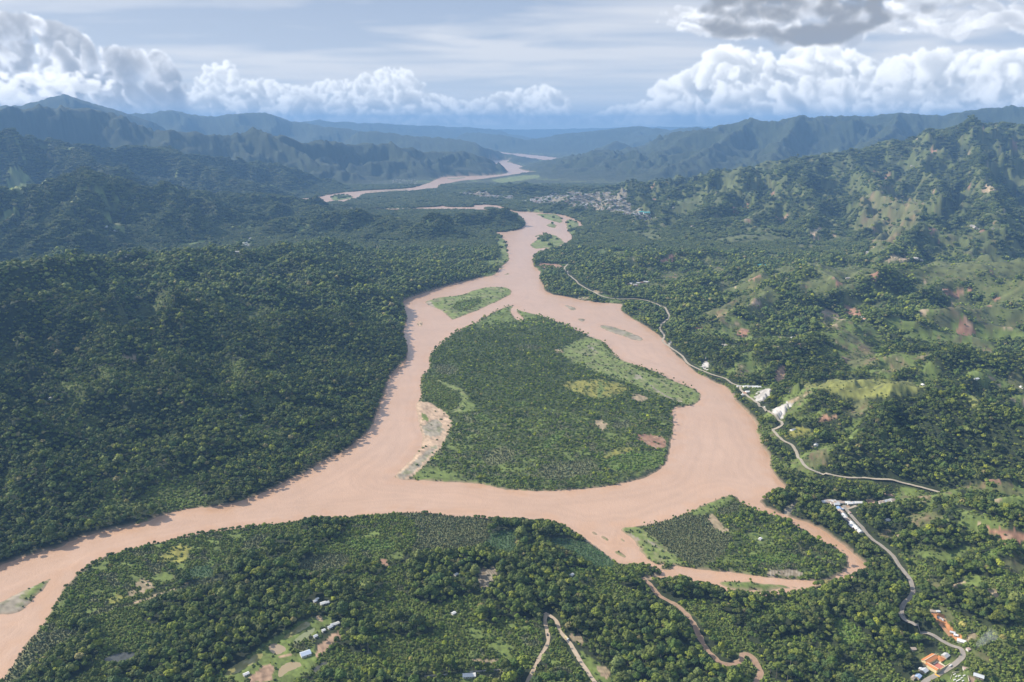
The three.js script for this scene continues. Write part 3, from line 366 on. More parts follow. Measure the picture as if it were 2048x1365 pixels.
  ['dry', [[2350.1,-5529.9],[2635.8,-5699],[2767.7,-5729.3],[2822.5,-5684.9],[2660.3,-5155.9],[2303.7,-4506.1],[2058.2,-4186.9],[1873.2,-4057.7],[1924.5,-4359.3],[2117.5,-4652.1],[2210.6,-5060.8],[2147.3,-5184.6],[2260.8,-5128.9]]],
  ['grass', [[1506.9,-4057.2],[1582.8,-4095.9],[1482.9,-3726.3],[1627.8,-3880.1],[1679.7,-3801.7],[1436.5,-3077.5],[1403,-3086.1],[1338.2,-3173.2],[1223.6,-3050],[1256.7,-3184.1],[1225.1,-3252.6]]],
  ['soil', [[1394.1,-3071.4],[1448.1,-3176.3],[1434.2,-3070.9],[1434.2,-3058.4],[1408,-3050.1]]],
  ['tan', [[1749.3,-3689.2],[1839.1,-3799.7],[1939.6,-3868.6],[1931.6,-3767.2],[1830.1,-3690.1],[1753.9,-3679.6]]],
  ['dry', [[703.4,-2829.9],[796.2,-2999.1],[878.6,-2967.5],[855.3,-2841.4],[766.5,-2764.8],[721.3,-2658.5],[779.4,-2650.9],[763.9,-2611.9],[691.3,-2677.3]]],
  ['grass', [[1879,-3705.8],[2247,-3925.2],[2031.4,-3072.4],[2017.4,-3042.5],[1898.5,-3068.4],[1773.3,-3083.5],[1679.7,-3168.1]]],
  ['soil', [[1682.8,-3028.4],[1765.3,-3010.3],[1765.3,-2996.4],[1711.4,-3012.9],[1653.6,-2994.6]]],
  ['tan', [[1630.3,-2917.1],[1746.8,-2992.6],[1730.2,-2982.5],[1641.3,-2912.8]]],
  ['dry', [[1396.8,-2564.8],[1621.2,-2910.6],[1722.5,-2965.9],[1490.3,-2575.2],[1437.3,-2552.2],[1398.3,-2542.2]]],
  ['soil', [[1464.1,-2547.6],[1494.4,-2570.9],[1524.2,-2532.1],[1500.9,-2518.6],[1427.6,-2470.1]]],
  ['soil', [[1245.8,-2926],[1288.6,-2936.3],[1267.2,-2806.3],[1160.6,-2551.7],[1249.8,-2838]]],
  ['grass', [[1570.4,-5529.1],[1787.3,-5638.4],[2084.2,-6035.4],[2171.2,-6068.5],[2100.5,-6001.1],[1817.6,-5582.5],[1564.2,-5269.9]]],
  ['bright', [[2204.9,-5417.6],[2269.3,-5280.3],[2269.8,-5377.3],[2201.3,-5374.1]]],
  ['grass', [[1228.6,-6257.2],[1508.1,-6326.9],[1713.9,-6608.8],[3098,-10692.3],[1917.5,-6651.9],[1744.3,-6306.9],[1495,-6093.6],[1279.7,-6105.6]]],
  ['soil', [[1543.8,-5669.5],[1724,-6009.3],[1751.2,-5928.3],[1607.4,-5678.7]]],
  ['soil', [[1764.5,-5394.9],[1856.6,-5539.7],[1891.4,-5464.5],[1791.9,-5405.7]]],
  ['tan', [[1817.4,-4857.8],[2033.8,-5149.9],[1878.5,-4852.1]]],
  ['tan', [[3050.2,-5242.4],[3056.7,-5196.3],[3046.3,-5054],[2888.4,-4857.1]]],
  ['soil', [[3184.6,-5660.3],[3089,-5450.6],[3061.6,-5384.5]]],
  ['soil', [[2802.6,-5414],[2756.9,-5241.9],[2676.9,-5044.3]]],
  ['soil', [[2220.8,-4195.1],[2266.4,-4195],[2236.9,-4183.9]]],
  ['soil', [[2309.4,-4148],[2333.2,-4142],[2312.5,-4133.7]]],
  ['grass', [[2827.1,-5473.6],[2833.5,-5359.1],[2727.5,-5062.3],[2754.8,-5236.4]]],
  ['grass', [[2134.8,-4052.1],[2281.1,-4188.5],[2295.6,-4155.7],[2218.4,-4066.4],[2132.7,-4043.5]]],
  ['grass', [[1996.2,-3362.5],[2532.1,-4055.8],[2681.6,-4083.7],[2656.7,-4032],[2442.2,-3963]]],
  ['sand', [[1763,-4906.2],[1859.7,-4823.9],[1845.2,-4810.5],[1766.8,-4884]]],
  ['grass', [[3141.9,-6433.6],[3197.5,-6181.3],[3229.8,-6100.9],[2866.3,-5371.5],[2864.9,-5559.3]]],
  ['grass', [[3540.5,-5807.1],[3706.1,-5863.6],[3615.8,-5698.5],[3542.4,-5730.7]]],
  ['grass', [[1232.9,-4957.4],[1425.3,-4995.5],[1631.4,-4961],[1726.4,-4920.5],[1462.6,-4750],[1291.6,-4767.8]]],
  ['grass', [[2632.7,-7049.6],[4750.4,-12136.5],[4779,-12008.4],[2675.2,-6954.4]]],
  ['grass', [[2143.1,-6555],[2213.8,-6194.6],[2050.9,-6502.8],[1884.1,-6313.1]]],
  ['soil', [[3014.7,-6597.7],[3062.1,-6522.6],[2803.3,-6019.2]]],
  ['tan', [[1629.8,-3115.1],[1645.3,-3103.7],[1622,-3067.2]]],
  ['soil', [[1803.4,-2948.7],[1803.3,-2858.8],[1786.7,-2857.7]]],
  ['grass', [[1806.8,-2919.1],[1845.7,-2803.1],[1808.5,-2737],[1780.1,-2795.9]]],
  ['tan', [[1151,-2923.5],[1224.2,-2868.5],[1063.7,-2458.1],[1009.6,-2429.6],[1099.4,-2746.7]]],
  ['forest', [[793.2,-1708.9],[856.3,-1685.8],[1021.7,-1800],[1244.1,-1785.7],[969.5,-1359.4],[815.2,-1389.2],[707.2,-1458.8],[665.4,-1474.7],[665.6,-1516.8],[721.3,-1570.1]]],
  ['crest', [[707.4,-1872.4],[821.5,-2065.2],[916.2,-2099.5],[1002.2,-2040.6],[1060.1,-1989.3],[1094.4,-1914.9],[961,-1737.2],[902.9,-1700.7],[857,-1687.7],[826.3,-1720.4],[805.1,-1740.8],[787.3,-1754.6],[761.5,-1771.7],[747.2,-1821.8]]],
  ['dry', [[747,-1711.3],[805.1,-1740.8],[818.2,-1727.2],[808.8,-1702.3],[771.1,-1673.9],[747.2,-1681.9]]],
  ['soil', [[698.9,-1713.9],[723.9,-1710.1],[743.2,-1680.7],[721.8,-1692.2],[697.6,-1698]]],
  ['grass', [[725,-1647.8],[767.2,-1664.4],[807.6,-1681.5],[791.6,-1660],[757.7,-1638.8],[726.8,-1631.6]]],
  ['grass', [[706.1,-1575],[757.7,-1638.8],[738.7,-1584.9],[706.5,-1550.7]]],
  ['grass', [[774.1,-1558.7],[790,-1574.4],[785.9,-1551.4],[766,-1530.6]]],
  ['dry', [[637.3,-1571.6],[655.8,-1547.6],[656.9,-1521.4],[642.5,-1508.1],[622,-1499.5],[604.3,-1508.9]]],
  ['yellow', [[611.9,-1671.4],[642.3,-1705.7],[672.9,-1693.1],[681.4,-1651.5],[632.1,-1663.3],[616.7,-1651]]],
  ['crest', [[966.2,-1615.3],[1185.1,-1902.2],[1186.5,-1819.6],[989.1,-1584]]],
  ['grass', [[975.2,-1628.4],[1186.1,-1924.2],[1202.8,-1920.4],[986.4,-1606.4]]],
  ['dry', [[1088.6,-2714.1],[1187.9,-2840],[1052.8,-2458.7],[1057.2,-2411.3],[1027.3,-2447.4]]],
  ['dry', [[1023.6,-2382.2],[1069.3,-2414.2],[1073.8,-2356.2],[1098.8,-2324.8],[1023.7,-2121.6],[998.2,-2184.2],[971.3,-2228.8],[1029,-2309.5],[1063.4,-2343.6]]],
  ['rock', [[625.9,-1942.9],[658.6,-1979.4],[688.1,-2007.6],[660.6,-1926.2],[636.5,-1898.4],[621.3,-1911.9]]],
  ['rock', [[625.7,-1812.4],[655.5,-1833.5],[674.1,-1828.6],[676.9,-1810.3],[657.4,-1789.5],[640.4,-1772.9],[625.4,-1777.1]]],
  ['rock', [[558.2,-2257.2],[583.9,-2313],[595.3,-2286.2],[570.9,-2220.1],[560.5,-2233.8]]],
  ['rock', [[686.3,-2521.6],[693.2,-2482.7],[677.3,-2431.6]]],
  ['rock', [[574,-2373.4],[613.7,-2394.8],[585.9,-2344]]],
  ['rock', [[516.4,-2505.7],[541.4,-2576.2],[537.8,-2587.4],[509.7,-2530.1]]],
  ['rock', [[700.9,-1919.3],[703,-1908.4],[698.4,-1888.4]]],
  ['dirt', [[726.3,-2089.1],[753.3,-2161.5],[774.3,-2190.2],[781.3,-2171.2],[755.2,-2104.3],[729.4,-2068.2]]],
  ['soil', [[756.3,-2604.6],[800.4,-2639.1],[811,-2634.3],[791.9,-2567.2],[757.5,-2565.4]]],
  ['soil', [[636.9,-2696.3],[654,-2720.1],[670.1,-2696.7],[638,-2673.6]]],
  ['soil', [[1493.5,-2568.4],[1510.3,-2568.4],[1524.7,-2533.4],[1511.8,-2516.9],[1478.4,-2518.5],[1457.7,-2533.2]]],
  ['soil', [[861.1,-2325.6],[868.7,-2289.6],[849.6,-2277.9]]],
  ['tan', [[646.5,-1601.9],[658.5,-1599.7],[651.8,-1590.8]]],
  ['dry', [[1284.8,-1970.1],[1333.4,-1971.2],[1263.8,-1852.7],[1271.8,-1919.5]]],
  ['tan', [[759.7,-2089.2],[769,-2074.3],[744.7,-2032]]],
  ['soil', [[962,-2245.1],[987.9,-2245.7],[968.9,-2222]]],
  ['dry', [[729.5,-2238.3],[764.5,-2252],[741.6,-2207.6],[724,-2216.2]]],
  ['dry', [[701.4,-1315.8],[731,-1309.7],[736.7,-1277],[754.7,-1256.7],[736.1,-1223.4],[725.4,-1248.7],[705.4,-1219.1],[696.9,-1252.9],[707.4,-1294.2]]],
  ['grass', [[795.7,-1306.5],[787.7,-1257],[762.7,-1187.9],[764.5,-1176.4],[746.2,-1178.2],[739.7,-1194.6],[750.7,-1206.7],[768.4,-1263.5]]],
  ['soil', [[766.8,-1176.8],[784.8,-1162.2],[816.7,-1135.5],[813.6,-1129.5],[785.2,-1128.8],[774.8,-1155.1],[772.7,-1165]]],
  ['grass', [[638.8,-1187.8],[656,-1158.8],[684.1,-1139],[697.5,-1147.2],[731.6,-1148.6],[733.6,-1138.7],[710.7,-1126],[696.7,-1125.8],[673.1,-1126.3],[652,-1141.2]]],
  ['bright', [[733.1,-1116.8],[769.3,-1120.6],[770.4,-1107.3],[755.7,-1097.2],[726.6,-1097.4]]],
  ['dry', [[743.4,-1087],[795.4,-1095.8],[777.7,-1065.9],[742.9,-1056.2],[737,-1072.4]]],
  ['grass', [[647.2,-1042.2],[682,-1057.9],[695.2,-1062.3],[697,-1046.1],[683.5,-1029],[665.6,-1035.8],[646,-1031.9]]],
  ['tan', [[647.2,-1042.2],[678.2,-1054.9],[677.2,-1049.2],[646.9,-1033.6]]],
  ['dry', [[642.2,-1086.2],[650.2,-1071.7],[640.2,-1041.3],[623.7,-1042.5]]],
  ['bush', [[640.3,-1155.2],[661.7,-1122.1],[631.3,-1062.1],[618.7,-1080.2],[625.2,-1122.9]]],
  ['dry', [[641,-1265.7],[670.1,-1249.4],[652.6,-1222.5],[639.3,-1237.5]]],
  ['tan', [[679.6,-1014.3],[696.8,-1011.8],[695.2,-997.7],[679.8,-1003.1]]],
  ['orange', [[597.1,-998.2],[604.2,-999.7],[608.8,-991.8],[612.4,-982.4],[605.2,-963.6],[608.1,-954.9],[616,-942.8],[609.5,-935.9],[603.7,-948],[599.1,-967.9],[596.8,-980.3]]],
  ['tan', [[618.2,-945.1],[630.5,-949.7],[634.6,-935.1],[620.8,-927.7],[615.7,-936.6]]],
  ['dry', [[607.8,-1007.2],[621.6,-1000.5],[624.3,-989.3],[611.4,-959.4],[607.7,-968.7],[613.9,-985.4]]],
  ['lot', [[547.3,-913.7],[572.3,-922.1],[580,-902.3],[543.7,-880.5],[537.1,-898.9]]],
  ['grass', [[543.2,-867.8],[568.4,-883.2],[581.9,-883],[583.4,-860.2],[576.2,-843.3],[532.8,-849.5]]],
  ['dirt', [[579,-862.8],[584,-857.8],[578,-843.3],[570.8,-843.7]]],
  ['grass', [[567.9,-905.3],[579.9,-905.8],[576.5,-899.2],[553.3,-888]]],
  ['bright', [[465.1,-1006.1],[483.8,-1008.8],[494.7,-963.7],[496.6,-953.4],[475.8,-948],[453.8,-944.7],[456.8,-973.7]]],
  ['bush', [[503.7,-1079.6],[542.2,-1083.6],[535,-1040.8],[513.9,-1027.8]]],
  ['dirt', [[614.9,-1367.4],[640.1,-1363],[626,-1345.9],[615.6,-1351.3]]],
  ['orange', [[672.6,-1375.9],[685.2,-1371.8],[675.8,-1360.6]]],
  ['gravel', [[502.4,-1342],[520.1,-1367.9],[540.6,-1392.1],[548.5,-1403.6],[557,-1405.8],[541.2,-1377],[528.6,-1356.9],[514.3,-1341.6]]],
  ['dirt', [[719.6,-1414.9],[738.1,-1403.2],[725,-1385.3]]],
  ['dirt', [[671.3,-1381.1],[694.8,-1381.1],[691,-1361.8],[670.1,-1356.9]]]];
// Roads, tracks and the creek: [width, [x, z], ...].
const WAYS = {
  road: [6.8,[513.4,-854.5],[528.9,-869.2],[558.9,-884.5],[585,-898.1],[598.4,-909.9],[601.1,-921],[592.9,-931.8],[578,-955.8],[559.2,-967.8],[553.1,-980.7],[565.9,-1012.8],[576.7,-1028.4],[593,-1041.9],[603.9,-1057.6],[616.9,-1093.7],[618.5,-1116.4],[623.9,-1157.8],[626,-1206.6],[622.1,-1255.3],[621.7,-1318.2],[623.6,-1349.7],[625.6,-1366.1]],
  road_b: [7,[813.2,-1385],[809.1,-1389.7],[763,-1431.2],[709.3,-1455.1],[661.8,-1465.2],[623.1,-1481.6],[603.9,-1497.4],[601.2,-1540.2],[613.5,-1595.8],[613.6,-1624.1],[603.1,-1655.4],[603.2,-1703.4],[606,-1727.2],[617.1,-1729],[630.2,-1739.9],[623.3,-1782.9],[621.3,-1855.2],[617.7,-1928.9],[614,-1977.6],[614.1,-2026.3],[619.7,-2063.4],[604.3,-2129.7],[581.9,-2176.5],[552.2,-2241.5],[534.5,-2300.9],[532.2,-2391.2],[514.6,-2496.6],[504.8,-2573.9],[521.7,-2634.7],[523.6,-2727.7],[542.4,-2798.1],[575.1,-2841.4],[587.5,-2924.4],[579.1,-3040.5],[549,-3163.8],[507,-3209.3],[445.1,-3223.2],[392.9,-3265.2],[346.8,-3384.4],[300.2,-3548.6],[269.7,-3788.2],[263.8,-3956.5],[289.2,-4076.4]],
  far_road: [16,[1126.5,-4963],[1079.6,-4992.9],[1107.7,-5128.7],[1157.6,-5245.8],[1215.8,-5291.2],[1235.9,-5428.5]],
  dirt_track: [5.5,[50,-1026.5],[47.9,-1006.6],[50.4,-978.2],[49.3,-954.1],[40.2,-931.2],[32.6,-909.5],[20.6,-875.5],[9.3,-846.5]],
  dirt_track_b: [6,[48.2,-1027.3],[63,-1011.3],[68.8,-982.8],[79.3,-958.7],[90.3,-919.9],[106.3,-873.3],[117.8,-839.5]],
  creek: [8,[209.2,-1127.4],[216.9,-1107],[225.6,-1076.3],[245.6,-1053.4],[246.8,-1050.1],[257.8,-1026.5],[263.1,-999.9],[263.8,-974.5],[267.2,-943.5],[273.5,-926.8],[277.6,-914.5],[285.9,-911],[298.8,-913.8],[308.8,-920.3],[313.1,-932],[322.4,-932.2],[326.8,-912],[327.3,-896.8],[316.4,-877],[307.6,-860.6]],
  side_track: [5,[601,-946.5],[599.4,-962.2],[597.8,-969.5]],
  lane: [6,[619.2,-1352.6],[626.3,-1352.3],[634.5,-1354.8],[646.7,-1360.2]]};
const PONDS = {
  pondA: [[-338.3,-945.5],[-329.5,-957.1],[-304.7,-942.2],[-319.4,-926.1]],
  pondB: [[-321.9,-965.3],[-311.5,-981.5],[-300.8,-1003.6],[-291,-1002.3],[-287.6,-993.5],[-301.7,-977.4],[-312.5,-962.1]],
  pondC: [[-305,-957.2],[-297,-973.4],[-283.5,-989.4],[-278.1,-985.4],[-285.1,-965.6],[-294.5,-954.2],[-301.4,-952.8]],
  pondD: [[-379.2,-894.7],[-370.8,-909.1],[-360.8,-921.5],[-342.4,-939.1],[-336,-927.8],[-344,-913.5],[-354.7,-903.1],[-362.2,-890.6],[-374.1,-888.4]],
  pondE: [[-306.8,-890.5],[-307.6,-901.2],[-303.1,-910.1],[-294.9,-914.5],[-284.2,-913.9],[-278.2,-908.2],[-282.2,-901.8],[-294.2,-894.7],[-299.3,-884.1],[-303.1,-881.6]],
  pondF: [[-265.5,-895.5],[-259,-906.8],[-248.9,-918.9],[-244.6,-916.3],[-248.6,-907.1],[-258.7,-891.2]],
  pondG: [[-288.1,-1016.6],[-277.6,-1018.3],[-270.6,-999.9],[-283.6,-1005.7]],
  pondH: [[-555.4,-924.8],[-539.9,-940.9],[-514.6,-942.3],[-510.9,-928.9],[-530.2,-915.6],[-545.5,-918.6]]};
// Where buildings, vehicles and walls stand.
const SPOTS = {
  barn: [[-279.3,-927.3]],
  farm_white: [[-296,-1052],[-294.4,-1058.1],[-282.6,-1045.6],[-277.8,-1047.5],[-258.8,-985.5],[-255.7,-991.3],[-251.2,-993.8],[-266.4,-977.9],[-274.6,-965.1],[-346.8,-887.6]],
  gate_huts: [[-59.8,-883.5],[-51.6,-884.6]],
  small_huts: [[-89.1,-1129],[95.8,-1130.2],[-85.8,-1023.3],[431.8,-1245.1]],
  wall: [[-113.5,-881.6],[-83.8,-885.6]],
  wall_b: [[-55.1,-891.8],[-16.3,-897.3],[-4.1,-880.6]],
  row_west: [[611.9,-1351.5],[610.5,-1340],[609.8,-1324.8],[609.4,-1314],[610.7,-1306.2],[611.3,-1297],[611,-1286.8],[612.1,-1278],[613.8,-1266.5],[608.2,-1285]],
  row_north: [[595.3,-1383.9],[604.8,-1389.2],[602.1,-1382.3],[611.5,-1386.2],[609.5,-1375.4],[619.8,-1381.5],[621,-1377.6],[628.9,-1377.8],[636.1,-1376.3],[640.6,-1371.7],[648.5,-1372.1],[655.8,-1371],[613.7,-1371]],
  row_east: [[694.7,-1368.7],[701.4,-1369.5],[707.4,-1370.8],[713.6,-1371.5],[717.6,-1368.8]],
  lone: [[671.1,-1289.8],[616.2,-1350.9],[622,-1332]],
  hotel: [[544.8,-902.6],[568.2,-916.8],[575.6,-901.9],[545.5,-884.5],[548.7,-910.8]],
  hotel_sheds: [[575.6,-910],[537,-887.7],[524.4,-877.8],[518,-876.5],[534.2,-890.7]],
  hill_huts: [[602.6,-993.8],[606.1,-992.2],[609.5,-934.3],[608,-946.1],[606.4,-951.8],[608.4,-916],[543.1,-929.8],[590.2,-859.7],[588.4,-885.1]],
  truck: [[602.6,-977.4]],
  car: [[573.7,-892.8]],
  smoke: [[617.4,-912.8]],
  cemetery: [[551.6,-856.6],[569.6,-881],[582.4,-881.8],[577.8,-862],[574,-852]],
  graves: [[571.6,-878.8],[563.2,-861.7],[567.3,-862.3],[568.5,-858.8],[564.2,-856.2],[567.8,-854.4],[558.5,-856.8],[560.4,-854.7],[573.4,-862.3]],
  bridge_mark: [[549.6,-878.8]],
  cliff_row: [[621.2,-2060.6],[631.4,-2039.9],[640.1,-2030.4],[649.3,-2022.5],[656.5,-2018.9],[618,-1992.3],[625.4,-1994.9],[613.2,-1987.4]],
  mid_huts: [[638.8,-1692],[657.6,-1602.1],[1232.1,-2720.8],[930.7,-2549.4],[1072,-1972.2],[625.6,-1855.9],[1190.9,-1943.1],[1300.8,-1925.8],[1173.5,-2571]],
  hamlet: [[518.4,-3493],[534.7,-3499.6],[546.2,-3473.5],[564.3,-3493.1],[579.9,-3495.4],[595.6,-3497.9],[605.2,-3486.6],[550,-3448.6]],
  left_village: [[-1618,-4721.1],[-1617.7,-4754.9],[-1614.6,-4780.8],[-1605.6,-4788.7],[-1615.4,-4855.3],[-1639.7,-4968.6],[-1623.3,-4953.8],[-1600.6,-4906.7],[-1591.1,-4719.8],[-1580.3,-4733.5],[-1569,-4733.4],[-1568.1,-4672],[-1615.1,-4866.2],[-1639.6,-4993.8],[-1173.2,-3378.4],[-1195.8,-3473],[-1556.8,-4671.5],[-1596.8,-4695.7],[-1647.8,-4795.5],[-1731.7,-5167.1]],
  left_huts: [[-2284.3,-4589.1],[-1074.9,-1753.7],[-1187.3,-2131.1],[-1004.7,-2573.7],[-898.9,-2352.2],[-635.1,-1745.3],[-684.3,-1810.6],[-2314.4,-4546.6],[-1490.3,-3048.6],[-566.4,-2473.6]],
  teal: [[1248.5,-3982.6],[1266.3,-3997.7],[1273.9,-3979.6]],
  teal_b: [[961.8,-5946.9],[983.5,-5858.7]],
  hill_specks: [[2537.5,-4398.2],[2542.3,-4380.1],[2550.8,-4368.3],[2557.6,-4362.6],[2537.7,-4205.3],[3175.5,-6462.5],[3168.2,-6404.9],[2769.2,-5715.7],[1231.2,-6123.9],[1244.1,-6044.8],[1265.3,-6020.4],[1910.2,-3730.2],[1942.5,-3743.8],[1850.3,-4102.8],[1359.5,-3173.5],[1670.9,-3016.5]],
  vehicles: [[49.7,-974.1],[76.6,-964.7]],
  river_boat: [[538.2,-1482.9]],
  far_village: [[-1474.5,-10469.1],[-1415.9,-10422.9],[-1487.5,-10172.7],[-1181,-9873.7],[-1289.1,-10371.8],[-1354.8,-10305.2],[-1493.7,-10458],[-1380.4,-9740.5],[-1207.3,-9863.1],[-1281.7,-10405.2],[-1383.2,-9976.2],[-1232.7,-9825],[-1265.3,-10486.5],[-1290.2,-9972.4],[-1376.6,-10396.9],[-1400.3,-10497.2],[-1170.8,-9829.6],[-1349.1,-10289.1],[-1208.8,-10085.7],[-1187.7,-9836.9],[-1346.5,-10172.1],[-1317.3,-10169.3],[-1472,-10276.9],[-1292,-10524.5],[-1466.5,-9982],[-1404.7,-10065.6],[-1368.8,-10251.1],[-1219.5,-10422.2],[-1403.2,-10368.7],[-1324.6,-10312.3],[-1357.4,-9890.9],[-1388.7,-10041.2],[-1256,-10475.7],[-1513.4,-10341.8],[-1247.7,-10032.6],[-1444.7,-10256.7],[-1444.4,-10117.1],[-1456.4,-9904.1],[-1175,-9764.5],[-1221.9,-9744.6],[-1521.7,-10301.1],[-1169,-9898.5],[-1321.1,-9744.9],[-1270.4,-9851.8],[-1442.6,-10373.2],[-1403.6,-10448.9],[-1327.5,-9726.7],[-1455.7,-10560.5],[-1526,-10391],[-1269.4,-10258.6],[-1458.5,-10482.1],[-1200.4,-10213.2],[-1489.2,-10508.4],[-1522.5,-10391],[-1326.5,-10441.6],[-1484.5,-10095.4],[-1362.5,-9687.7],[-1455,-10068.2],[-1267.8,-10219.5],[-1193.9,-10172.5]]};

// ------------------------------------------------------------------ the lie of the land
function smoothRing(pts, times) {
  for (let k = 0; k < times; k++) {
    const out = [];
    for (let i = 0; i < pts.length; i++) {
      const a = pts[i], b = pts[(i + 1) % pts.length];
      out.push([a[0] * 0.75 + b[0] * 0.25, a[1] * 0.75 + b[1] * 0.25], [a[0] * 0.25 + b[0] * 0.75, a[1] * 0.25 + b[1] * 0.75]);
    }
    pts = out;
  }
  return pts;
}
class Region {                      // a closed outline that tells how far a point lies outside (+) or inside (-)
  constructor(pts, smooth = 1) {
    const p = this.pts = smoothRing(pts, smooth), n = p.length;
    this.a = new Float64Array(n * 4);
    this.x0 = this.z0 = 1e9; this.x1 = this.z1 = -1e9;
    for (let i = 0; i < n; i++) {
      const [ax, az] = p[i], [bx, bz] = p[(i + 1) % n];
      this.a.set([ax, az, bx - ax, bz - az], i * 4);
      this.x0 = Math.min(this.x0, ax); this.x1 = Math.max(this.x1, ax); this.z0 = Math.min(this.z0, az); this.z1 = Math.max(this.z1, az);
    }
  }
  distance(x, z, far = 400) {
    const bx = Math.max(this.x0 - x, x - this.x1, 0), bz = Math.max(this.z0 - z, z - this.z1, 0);
    if (bx > far || bz > far) return far;
    const a = this.a;
    let best = 1e18, inside = false;
    for (let i = 0; i < a.length; i += 4) {
      const px = x - a[i], pz = z - a[i + 1], dx = a[i + 2], dz = a[i + 3];
      let t = (px * dx + pz * dz) / (dx * dx + dz * dz + 1e-9);
      t = t < 0 ? 0 : t > 1 ? 1 : t;
      const ex = px - dx * t, ez = pz - dz * t, d = ex * ex + ez * ez;
      if (d < best) best = d;
      const az = a[i + 1], bz2 = az + dz;
      if ((az > z) !== (bz2 > z) && x < a[i] + (dx * (z - az)) / dz) inside = !inside;
    }
    const d = Math.sqrt(best);
    return inside ? -d : Math.min(d, far);
  }
  holds(x, z) {
    if (x < this.x0 || x > this.x1 || z < this.z0 || z > this.z1) return false;
    const a = this.a;
    let inside = false;
    for (let i = 0; i < a.length; i += 4) {
      const az = a[i + 1], dz = a[i + 3];
      if ((az > z) !== (az + dz > z) && x < a[i] + (a[i + 2] * (z - az)) / dz) inside = !inside;
    }
    return inside;
  }
}
const water = WATER.map((p) => new Region(p)), islands = Object.entries(ISLANDS).map(([name, p]) => Object.assign(new Region(p), { name }));
function shore(x, z) {              // metres from the water's edge, negative in the water
  const r = Math.hypot(x, z), w1 = 2.2, w2 = Math.min(9, 0.0011 * r), wx = x + w1 * n2(x / 24, z / 24) + w2 * n2(x / 110, z / 110), wz = z + w1 * n2b(x / 24, z / 24) + w2 * 1.4 * n2b(x / 110, z / 110);
  let d = 400;
  for (const w of water) d = Math.min(d, w.distance(wx, wz));
  if (d > 0) return d;
  for (const w of islands) d = Math.max(d, -w.distance(wx, wz, 900));
  return d;
}
const onIsland = (x, z) => islands.some((w) => w.distance(x, z, 900) < 4);
const crests = CRESTS.map(([w, ...p]) => {
  const segs = [];
  for (let i = 0; i + 1 < p.length; i++) segs.push([p[i][0], p[i][2], p[i + 1][0] - p[i][0], p[i + 1][2] - p[i][2], p[i][1], p[i + 1][1] - p[i][1]]);
  const xs = p.map((q) => q[0]), zs = p.map((q) => q[2]);
  return { w, segs, x0: Math.min(...xs) - w, x1: Math.max(...xs) + w, z0: Math.min(...zs) - w, z1: Math.max(...zs) + w };
});
function envelope(x, z) {           // [height of the smooth hills, nearness to a crest 0..1]
  let sum = 0, near = 0;
  for (const c of crests) {
    if (x < c.x0 || x > c.x1 || z < c.z0 || z > c.z1) continue;
    let best = 1e18, h = 0;
    for (let i = 0; i < c.segs.length; i++) {
      const s = c.segs[i], px = x - s[0], pz = z - s[1];
      let t = (px * s[2] + pz * s[3]) / (s[2] * s[2] + s[3] * s[3] + 1e-9);
      const past = (t < 0 && i === 0) || (t > 1 && i === c.segs.length - 1) ? 3 : 1;      // a crest falls off more steeply at its ends
      t = t < 0 ? 0 : t > 1 ? 1 : t;
      const ex = px - s[2] * t, ez = pz - s[3] * t, d = (ex * ex + ez * ez) * past;
      if (d < best) { best = d; h = s[4] + s[5] * t; }
    }
    const k = Math.sqrt(best) / c.w;
    if (k >= 1) continue;
    const u = 1 - k, v = h * (0.62 * u + 0.38 * u * u * (3 - 2 * u));
    sum += v ** 10;
    near = Math.max(near, 1 - k * 3.5);
  }
  return [sum ** 0.1, near];
}
function height(x, z, edge) {       // edge: shore(x, z)
  const r = Math.hypot(x, z), cell = Math.max(3, 0.006 * r);
  if (edge < 0) return Math.max(-3.2, edge * 2 / cell);
  const wx = x + 30 * n2(x / 420, z / 420) + 22 * n2(x / 130, z / 130), wz = z + 30 * n2b(x / 420 + 5, z / 420) + 22 * n2b(x / 130, z / 130);
  const [env, near] = envelope(wx, wz);
  const plain = Math.min(2.2, (edge * 2) / cell) + 1.6 * sstep(10, 150, edge) * (1 + n2(x / 210, z / 210)) + sstep(60, 400, edge) * 4;
  if (env < 0.5 || onIsland(x, z)) return plain;
  const big = sstep(160, 480, env), tx = x + 170 * n2b(x / 1000, z / 1000), tz = z + 170 * n2(x / 1000 + 7, z / 1000);
  const far = 1 - sstep(9000, 17000, r), rd = ridged(tx / 2100 + 3.1, tz / 2100 - 1.7, r > 14000 ? 2 : 4), fold = 0.55 * ridged(tx / 860 + 7.7, tz / 860 + 2.2, 3) + 0.45 * ridged(tx / 470 + 2.7, tz / 470 + 5.2, 2), mid = ridged(tx / 330 + 1.3, tz / 330 + 9, 3);
  const cut = (0.5 - rd) * (0.5 + 0.4 * far) * big * (1 - 0.9 * near) + (0.5 - fold) * (1.5 - 0.9 * big) * (1 - 0.75 * near) * (0.3 + 0.7 * far) + (0.46 - mid) * ((x > 250 ? 0.6 : 0.5) - 0.34 * big) * (1 - 0.7 * near) * far;
  const hill = env * (1 - cut);
  const canopy = r > 9000 ? (fbm(x / 130, z / 130, 3) * 7 + n2(x / 37, z / 37) * 2.5) * sstep(9000, 11000, r) : 0;
  return plain + Math.max(0, hill + canopy * big) * (1 - Math.exp(-edge / 70)) * 0.97;
}
